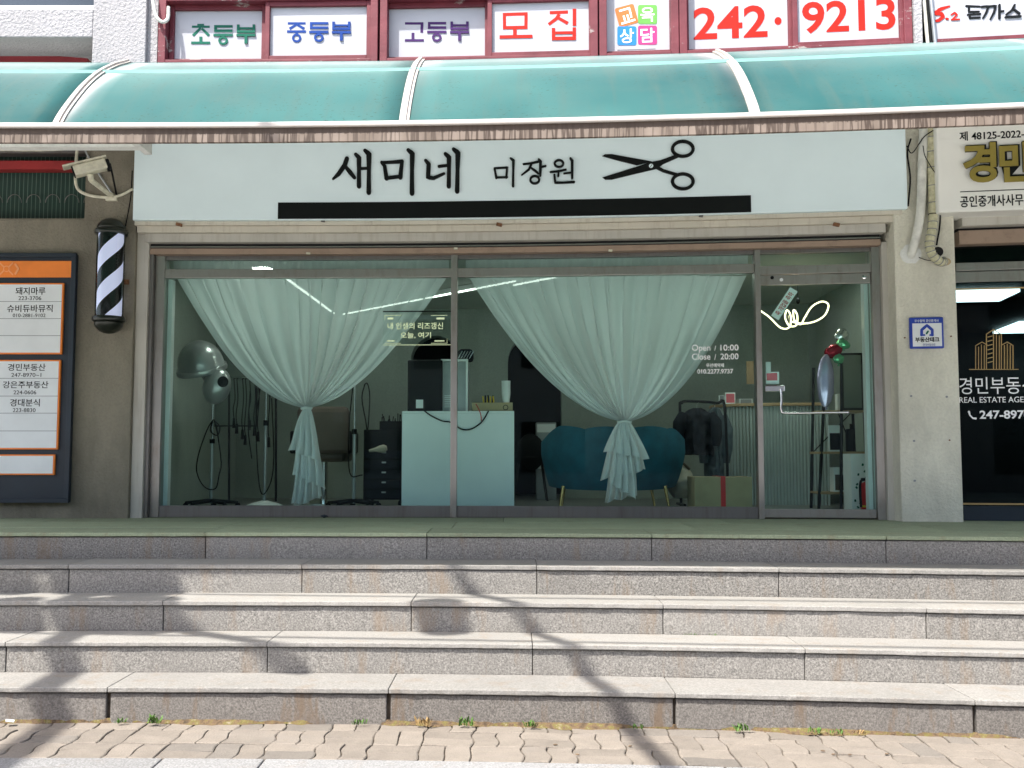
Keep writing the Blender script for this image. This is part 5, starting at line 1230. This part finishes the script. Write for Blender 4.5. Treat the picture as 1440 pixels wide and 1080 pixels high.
# --- hood dryers, stands, tools
def stand(px, pytop, Y, label, base_c, hood=None, cords=()):
    x = PX(px, Y, 640); zt = PZ(pytop, Y, px)
    t = thing('hood_dryer' if hood else 'equipment_stand', label, 'hair dryer' if hood else 'stand', (x, Y, ZF))
    MB().tube([(x, Y, ZF+.05), (x, Y, ZF+(zt-ZF)*.62)], .017, 12).build('pole', 'grey_metal', t, smooth=True)
    MB().tube([(x, Y, ZF+(zt-ZF)*.60), (x, Y, zt)], .011, 12).build('inner_pole', 'chrome', t, smooth=True)
    MB().tube([(x, Y, ZF+(zt-ZF)*.59), (x, Y, ZF+(zt-ZF)*.63)], .023, 12).build('collar', 'black_plastic', t, smooth=True)
    if base_c == 'star':
        for i in range(5):
            a = 2*math.pi*i/5+.5; e = Vector((x+.24*math.cos(a), Y+.24*math.sin(a), ZF+.055))
            leg = MB().tube([(x, Y, ZF+.075), e], [.02, .013], 8).build('foot', 'black_plastic', t, smooth=True)
            MB().ell(e-Vector((0, 0, .027)), (.026, .015, .026), 10, 8).build('castor', 'black_plastic', leg, smooth=True)
    else:
        MB().lathe([(.17, 0), (.17, .015), (.12, .035), (.03, .06)], (x, Y, ZF), 24).build('base', 'white_plastic', t, smooth=True)
    for c in cords:
        MB().tube(catmull([P3(*p) for p in c], 6), .006, 6).build('cord', 'black_plastic', t, smooth=True)
    if hood:
        Yh = Y; k = Yh/FPX
        hc = P3(283, 514, Yh+.02); M = Matrix.Rotation(R(-8), 4, 'Y')@Matrix.Rotation(R(20), 4, 'X')
        pr = [(32*math.cos(a)*k, 36*math.sin(a)*k) for a in [math.pi/2*i/9 for i in range(10)]]; pr = [(33*k, -8*k), (34*k, -4*k)]+[(max(r, .003), h) for r, h in pr]
        MB().lathe(pr, hc, 30, M).build('hood', 'hood_grey', t, smooth=True)
        MB().lathe([(34.5*k, -9*k), (35.5*k, -6*k), (34.8*k, -2*k)], hc, 30, M).build('hood_rim', 'grey_metal', t, smooth=True)
        bc = P3(305, 543, Yh-.05); MB().ell(bc, (19*k, 17*k, 26*k), 22, 14, Matrix.Rotation(R(14), 4, 'Y')).build('motor_housing', 'grey_metal', t, smooth=True)
        MB().tube([hc+Vector((.04, 0, -.05)), bc], [.06, .07], 14).build('neck', 'grey_metal', t, smooth=True)
        lc = P3(314, 537, Yh-.15); MB().lathe([(.045, 0), (.05, .012), (.035, .02)], lc, 18, M90).build('dial', 'black_plastic', t, smooth=True)
    return t
stand(298, 560, 9.1, 'grey hood dryer on a castor stand beside the left jamb', 'star', True, [[(300, 590, 9.06), (291, 605, 9.05), (279, 640, 9.05), (277, 665, 9.05), (288, 685, 9.05), (303, 687, 9.05), (308, 668, 9.05), (311, 650, 9.05), (306, 610, 9.05), (301, 590, 9.06)], [(302, 592, 9.04), (309, 600, 9.04), (306, 612, 9.04), (296, 606, 9.04), (299, 592, 9.04)]])
stand(373, 520, 9.5, 'thin steel equipment stand on a round pale base, left of the curtain tail', 'round', None, [[(366, 545, 9.45), (360, 600, 9.45), (366, 690, 9.45), (380, 680, 9.45), (385, 640, 9.45), (382, 560, 9.45)], [(352, 548, 9.45), (349, 600, 9.45), (354, 645, 9.45)]])
stand(498, 538, 9.1, 'tall steel equipment stand right of the left curtain tail', 'star', None, [[(496, 545, 9.05), (491, 600, 9.05), (492, 665, 9.05), (510, 668, 9.05)], [(513, 540, 9.05), (509, 560, 9.05), (514, 590, 9.05), (517, 605, 9.05), (520, 560, 9.05), (517, 540, 9.05), (512, 541, 9.05)]])
tr2 = thing('tool_rail', 'wall rail hung with corded hair irons behind the hood dryer', 'tool rail', P3(355, 535, 10.2))
zr_ = PZ(532, 10.2, 355); MB().tube([P3(322, 532, 10.2), P3(388, 532, 10.2)], .01, 8).build('rail', 'chrome', tr2)
MB().tube([P3(322, 532, 10.2), P3(322, 705, 10.2)], .012, 8).build('upright', 'black_metal', tr2); MB().tube([P3(388, 532, 10.2), P3(388, 705, 10.2)], .012, 8).build('upright', 'black_metal', tr2)
for i, px in enumerate((329, 333, 341, 345, 351, 358, 363, 378)):
    yb = 588+(i*37 % 29); c = MB().tube(catmull([P3(px, 532, 10.18), P3(px+1.5, 560, 10.16), P3(px-1, yb-14, 10.16), P3(px, yb, 10.17)], 5), .006, 6).build('cord', 'black_plastic', tr2, smooth=True)
    a_ = P3(px, yb, 10.17); MB().tube([a_, a_-Vector((0, 0, .10))], [.012, .018], 8).build('iron', 'black_plastic', c, smooth=True)
mr_ = thing('wall_mirror', 'tall wall mirror behind the hood dryer', 'mirror', P3(318, 600, 10.8)); pbox('frame', 'black_metal', mr_, 272, 440, 362, 600, 10.75, .03, bevel=.004); pbox('glass', 'mirror_glass', mr_, 273.5, 442, 360.5, 598, 10.745, .004)
# salon chair
Yc2 = 9.7
ch = thing('salon_chair', 'brown leather salon chair behind the left curtain tail', 'chair', (PX(450, Yc2), Yc2, ZF))
xa, xb = PX(408, Yc2), PX(495, Yc2)
MB().box(xa+.06, xb-.06, Yc2-.02, Yc2+.5, ZF+.42, ZF+.55).build('seat', 'leather', ch, bevel=.04)
MB().bx(((xa+xb)/2+.04, Yc2-.06, ZF+.72), (.50, .11, .46), rx=.12).build('backrest', 'leather', ch, bevel=.05)
for s in (xa, xb-.05): MB().box(s, s+.05, Yc2, Yc2+.45, ZF+.50, ZF+.72).build('armrest', 'black_metal', ch, bevel=.02)
MB().tube([((xa+xb)/2, Yc2+.2, ZF+.04), ((xa+xb)/2, Yc2+.2, ZF+.42)], .035, 14).build('column', 'chrome', ch, smooth=True)
MB().lathe([(.27, 0), (.27, .02), (.05, .05)], ((xa+xb)/2, Yc2+.2, ZF), 26).build('base', 'chrome', ch, smooth=True)
# trolley
Yt = 9.4
tl_ = thing('tool_trolley', 'black drawer trolley beside the white counter', 'trolley', (PX(538, Yt), Yt+.2, ZF))
xa, xb = PX(512, Yt), PX(569, Yt); zt = PZ(604, Yt, 540)
MB().box(xa, xb, Yt, Yt+.4, ZF+.07, zt).build('body', 'black_plastic', tl_, bevel=.008)
for py in (634, 648, 662, 676, 690):
    z = PZ(py, Yt, 540); d_ = MB().box(xa+.012, xb-.012, Yt-.012, Yt-.001, z-.07, z+.004).build('drawer', 'pad_navy', tl_, bevel=.003)
    xm = PX(541, Yt); MB().box(xm-.02, xm+.02, Yt-.022, Yt-.0125, z-.022, z-.008).build('handle', 'grey_metal', d_, bevel=.002)
for x in (xa+.04, xb-.04):
    for y in (Yt+.05, Yt+.35): MB().ell((x, y, ZF+.035), (.02, .035, .035), 12, 8).build('castor', 'black_plastic', tl_, smooth=True)
tb = thing('tool_tray', 'dark tray of brushes and clips standing on the trolley', 'tray', (PX(548, Yt+.1), Yt+.1, zt))
xa2, xb2 = PX(533, Yt), PX(565, Yt); MB().box(xa2, xb2, Yt+.05, Yt+.3, zt, zt+.08).build('tray', 'black_plastic', tb, bevel=.004)
rnd = random.Random(9)
for i in range(12):
    x = xa2+.015+(xb2-xa2-.03)*i/11; MB().tube([(x, Yt+.12, zt+.06), (x+rnd.uniform(-.02, .02), Yt+.12, zt+.10+rnd.random()*.06)], .005, 5).build('brush', 'black_plastic', tb)
hd = thing('hand_dryer', 'pale hand hair dryer resting in a holder on the trolley front', 'hair dryer', P3(532, 637, Yt-.06))
a_, b2 = P3(519, 634, Yt-.06), P3(544, 630, Yt-.06)
MB().tube([a_, a_.lerp(b2, .35), a_.lerp(b2, .62), a_.lerp(b2, .85), b2], [.012, .02, .034, .036, .022], 14).build('barrel', 'canvas', hd, smooth=True)
MB().tube([a_.lerp(b2, .7), a_.lerp(b2, .7)+Vector((.01, .05, -.03))], [.016, .012], 10).build('grip', 'canvas', hd, smooth=True)
# dark salon chair and drawers right of the white counter
dc = thing('round_stool', 'dark round-backed stool deep in the room right of the white counter', 'stool', (PX(745, 10.8), 10.8, ZF))
c = P3(746, 636, 10.8); MB().ell(c, (.15, .05, .2), 22, 12).build('backrest', 'black_plastic', dc, smooth=True)
MB().lathe([(.2, ZF+.42), (.21, ZF+.46), (.19, ZF+.5)], (c.x, 10.95, 0), 22).build('seat', 'black_plastic', dc, smooth=True)
for dx, dy in ((-.15, -.1), (.15, -.1), (-.15, .15), (.15, .15)): MB().tube([(c.x+dx*.8, 10.95+dy*.8, ZF+.44), (c.x+dx*1.2, 10.95+dy, ZF)], .012, 8).build('leg', 'black_metal', dc, smooth=True)
MB().tube([(c.x, 10.85, ZF+.48), (c.x, 10.84, c.z-.1)], .02, 8).build('back_support', 'black_metal', dc)
dw = thing('drawer_cabinet', 'pale grey drawer cabinet half hidden left of the blue sofa', 'cabinet', (PX(762, 11.2), 11.3, ZF))
xa, xb = PX(754, 11.2), PX(782, 11.2); zt = PZ(594, 11.2, 765); MB().box(xa, xb, 11.2, 11.5, ZF, zt).build('body', 'grey_metal', dw, bevel=.004)
for i in range(3): MB().box(xa+.01, xb-.01, 11.188, 11.199, zt-.11-.2*i, zt-.02-.2*i).build('drawer', 'white_plastic', dw)

# ================================================================== ON THE LANDING
q = MB(); c = P3(456, 727, 8.12); q.ell((c.x, 8.12, ZL+.014), (.035, .02, .012), 10, 6)
for v in q.v: v.z += .01*noise.noise(v*50); v.x += .02*noise.noise(v*30)
tag(q.build('litter_scrap', 'navy'), 'dark crumpled scrap lying on the landing before the window sill', 'litter')
q = MB().bx((PX(11, 5.1, 1018), 5.12, .026), (.04, .03, .006), rz=.4, ry=.2); tag(q.build('litter_scrap', 'board_white'), 'white paper scrap in the moss at the foot of the steps', 'litter')
rnd = random.Random(21)
for i, (px, py, Y) in enumerate([(1157, 1046, 4.85), (1172, 1056, 4.8), (1247, 1052, 4.83), (781, 1042, 4.85), (812, 1053, 4.7), (886, 1043, 4.85), (1195, 1054, 4.8)]):
    x = at(px, py, Y)[0]; q = MB().ell((x, Y, .006), (.011, .004, .004), 8, 5, Matrix.Rotation(rnd.uniform(-.6, .6), 4, 'Z'))
    tag(q.build('dark_seed', 'soil'), 'dark fallen seed pod lying on the pavers', 'seed pod', 'seed pods on the pavers')

# ================================================================== ACROSS THE ROAD (behind the camera; mirrored in the glass and casting shade)
def shadow_line(points, t0, t1, r0, r1):                 # limb whose shade falls along the given line on the steps
    n = len(points); out = []; rr = []
    for i, p in enumerate(points):
        f = i/(n-1) if n > 1 else 0; t = t0+(t1-t0)*f; out.append(Vector(p)-SUN/(-SUN.z)*t); rr.append(r0+(r1-r0)*f)
    return out, rr
def G(px, py, Y): p = P3(px, py, Y); p.y -= bend(p.x); return p
tree = thing('shadow_tree', 'tall unseen tree added across the plaza whose limbs shade the steps', 'tree', (-4.2, -3.4, -.12), raw=True)  # unseen tree added, limbs laid out to throw shadows on the steps
l1, r1 = shadow_line([G(965, 1090, 4.3), G(935, 1060, 4.5), G(870, 995, 5.19), G(815, 930, 5.53), G(737, 868, 5.87), G(655, 822, 6.2), G(640, 806, 6.25)], 5.0, 6.6, .05, .04)
l2, r2 = shadow_line([G(430, 950, 5.53), G(385, 925, 5.53), G(235, 868, 5.87), G(205, 835, 6.0), G(170, 815, 6.2), G(120, 800, 6.3)], 5.2, 6.4, .04, .085)
fork = Vector((-3.9, -2.8, 5.2))
MB().tube([(-4.2, -3.4, -.12), (-4.15, -3.3, 1.6), (-4.05, -3.1, 3.4), fork], [.26, .21, .17, .14], 12).build('trunk', 'bark', tree, raw=True, smooth=True)
MB().tube([fork]+l1, [.13]+r1, 10).build('limb', 'bark', tree, raw=True, smooth=True)
MB().tube([fork]+l2[::-1], [.12]+r2[::-1], 10).build('limb', 'bark', tree, raw=True, smooth=True)
rnd = random.Random(5)
for (px, py, Y, t, rr) in ((205, 822, 6.2, 6.2, .19), (150, 818, 6.25, 6.3, .18), (215, 862, 5.9, 5.8, .16), (165, 866, 5.9, 5.8, .17), (30, 866, 5.9, 5.8, .13), (20, 818, 6.2, 6.0, .10), (622, 868, 5.87, 6.0, .13), (110, 868, 5.9, 5.8, .11), (100, 820, 6.22, 6.2, .08)):
    c = G(px, py, Y)-SUN/(-SUN.z)*t; q = MB(); rl2 = random.Random(px)
    for k in range(1100):
        v = Vector((rl2.gauss(0, 1), rl2.gauss(0, 1), rl2.gauss(0, 1))).normalized()*rr*rl2.random()**.4; d = Vector((rl2.gauss(0, 1), rl2.gauss(0, 1), rl2.gauss(0, 1))).normalized(); e = d.orthogonal().normalized()
        q.add([c+v-d*.05, c+v+e*.03, c+v+d*.05, c+v-e*.03], [(0, 1, 2, 3)])
    q.build('shadow_clump', 'weed', tree, raw=True, fix=False)['kind'] = 'stuff'  # clumps added to cast solid dark patches on the steps
# overhead cables between two poles, outside the picture
for i, (px0, py0, Y0, px1, py1, Y1, t, r) in enumerate([(100, 893, 5.78, 1440, 910, 5.62, 5.2, .020), (400, 833, 6.1, 720, 838, 6.05, 6.0, .02)]):
    a_, b2 = G(px0, py0, Y0), G(px1, py1, Y1); s = -SUN/(-SUN.z)*t; a_, b2 = a_+s, b2+s; d = (b2-a_)
    a2, b3 = a_-d*(9/d.length), b2+d*(9/d.length)
    pts = [a2.lerp(b3, k/24)-Vector((0, 0, .02*math.sin(math.pi*k/24))) for k in range(25)]
    tag(MB().tube(pts, r, 6).build('overhead_cable', 'black_plastic', raw=True), ['overhead cable strung along the street, lower of the two', 'overhead cable strung along the street, higher of the two'][i], 'cable', 'overhead cables')
def block(x0, x1, y1, h, mat, label, fl):
    b = thing('opposite_building', label, 'building', ((x0+x1)/2, y1, -.12), raw=True)
    MB().box(x0, x1, y1-8, y1, -.12, h, step=99).build('wall', mat, b, raw=True)
    for f in range(fl):
        n = int((x1-x0)/2.2)
        for i in range(n):
            xx = x0+.5+i*2.2; z = .9+f*3.1
            w = MB().box(xx, xx+1.4, y1-.02, y1+.03, z, z+1.5).build('window', 'glass_dark', b, raw=True)
block(-26, -7.5, -13, 7.4, 'block_wall', 'grey rendered block across the plaza, beside the wide concrete block', 2)
block(-7.4, 24, -13.5, 7.6, 'concrete', 'wide concrete block across the plaza', 2)
MB_pav = MB().box(-40, 40, -12.8, -9, -.124, .0, step=99).build('far_pavement', 'kerb_granite', raw=True); tag(MB_pav, 'pavement on the far side of the plaza', 'pavement', kind='structure')
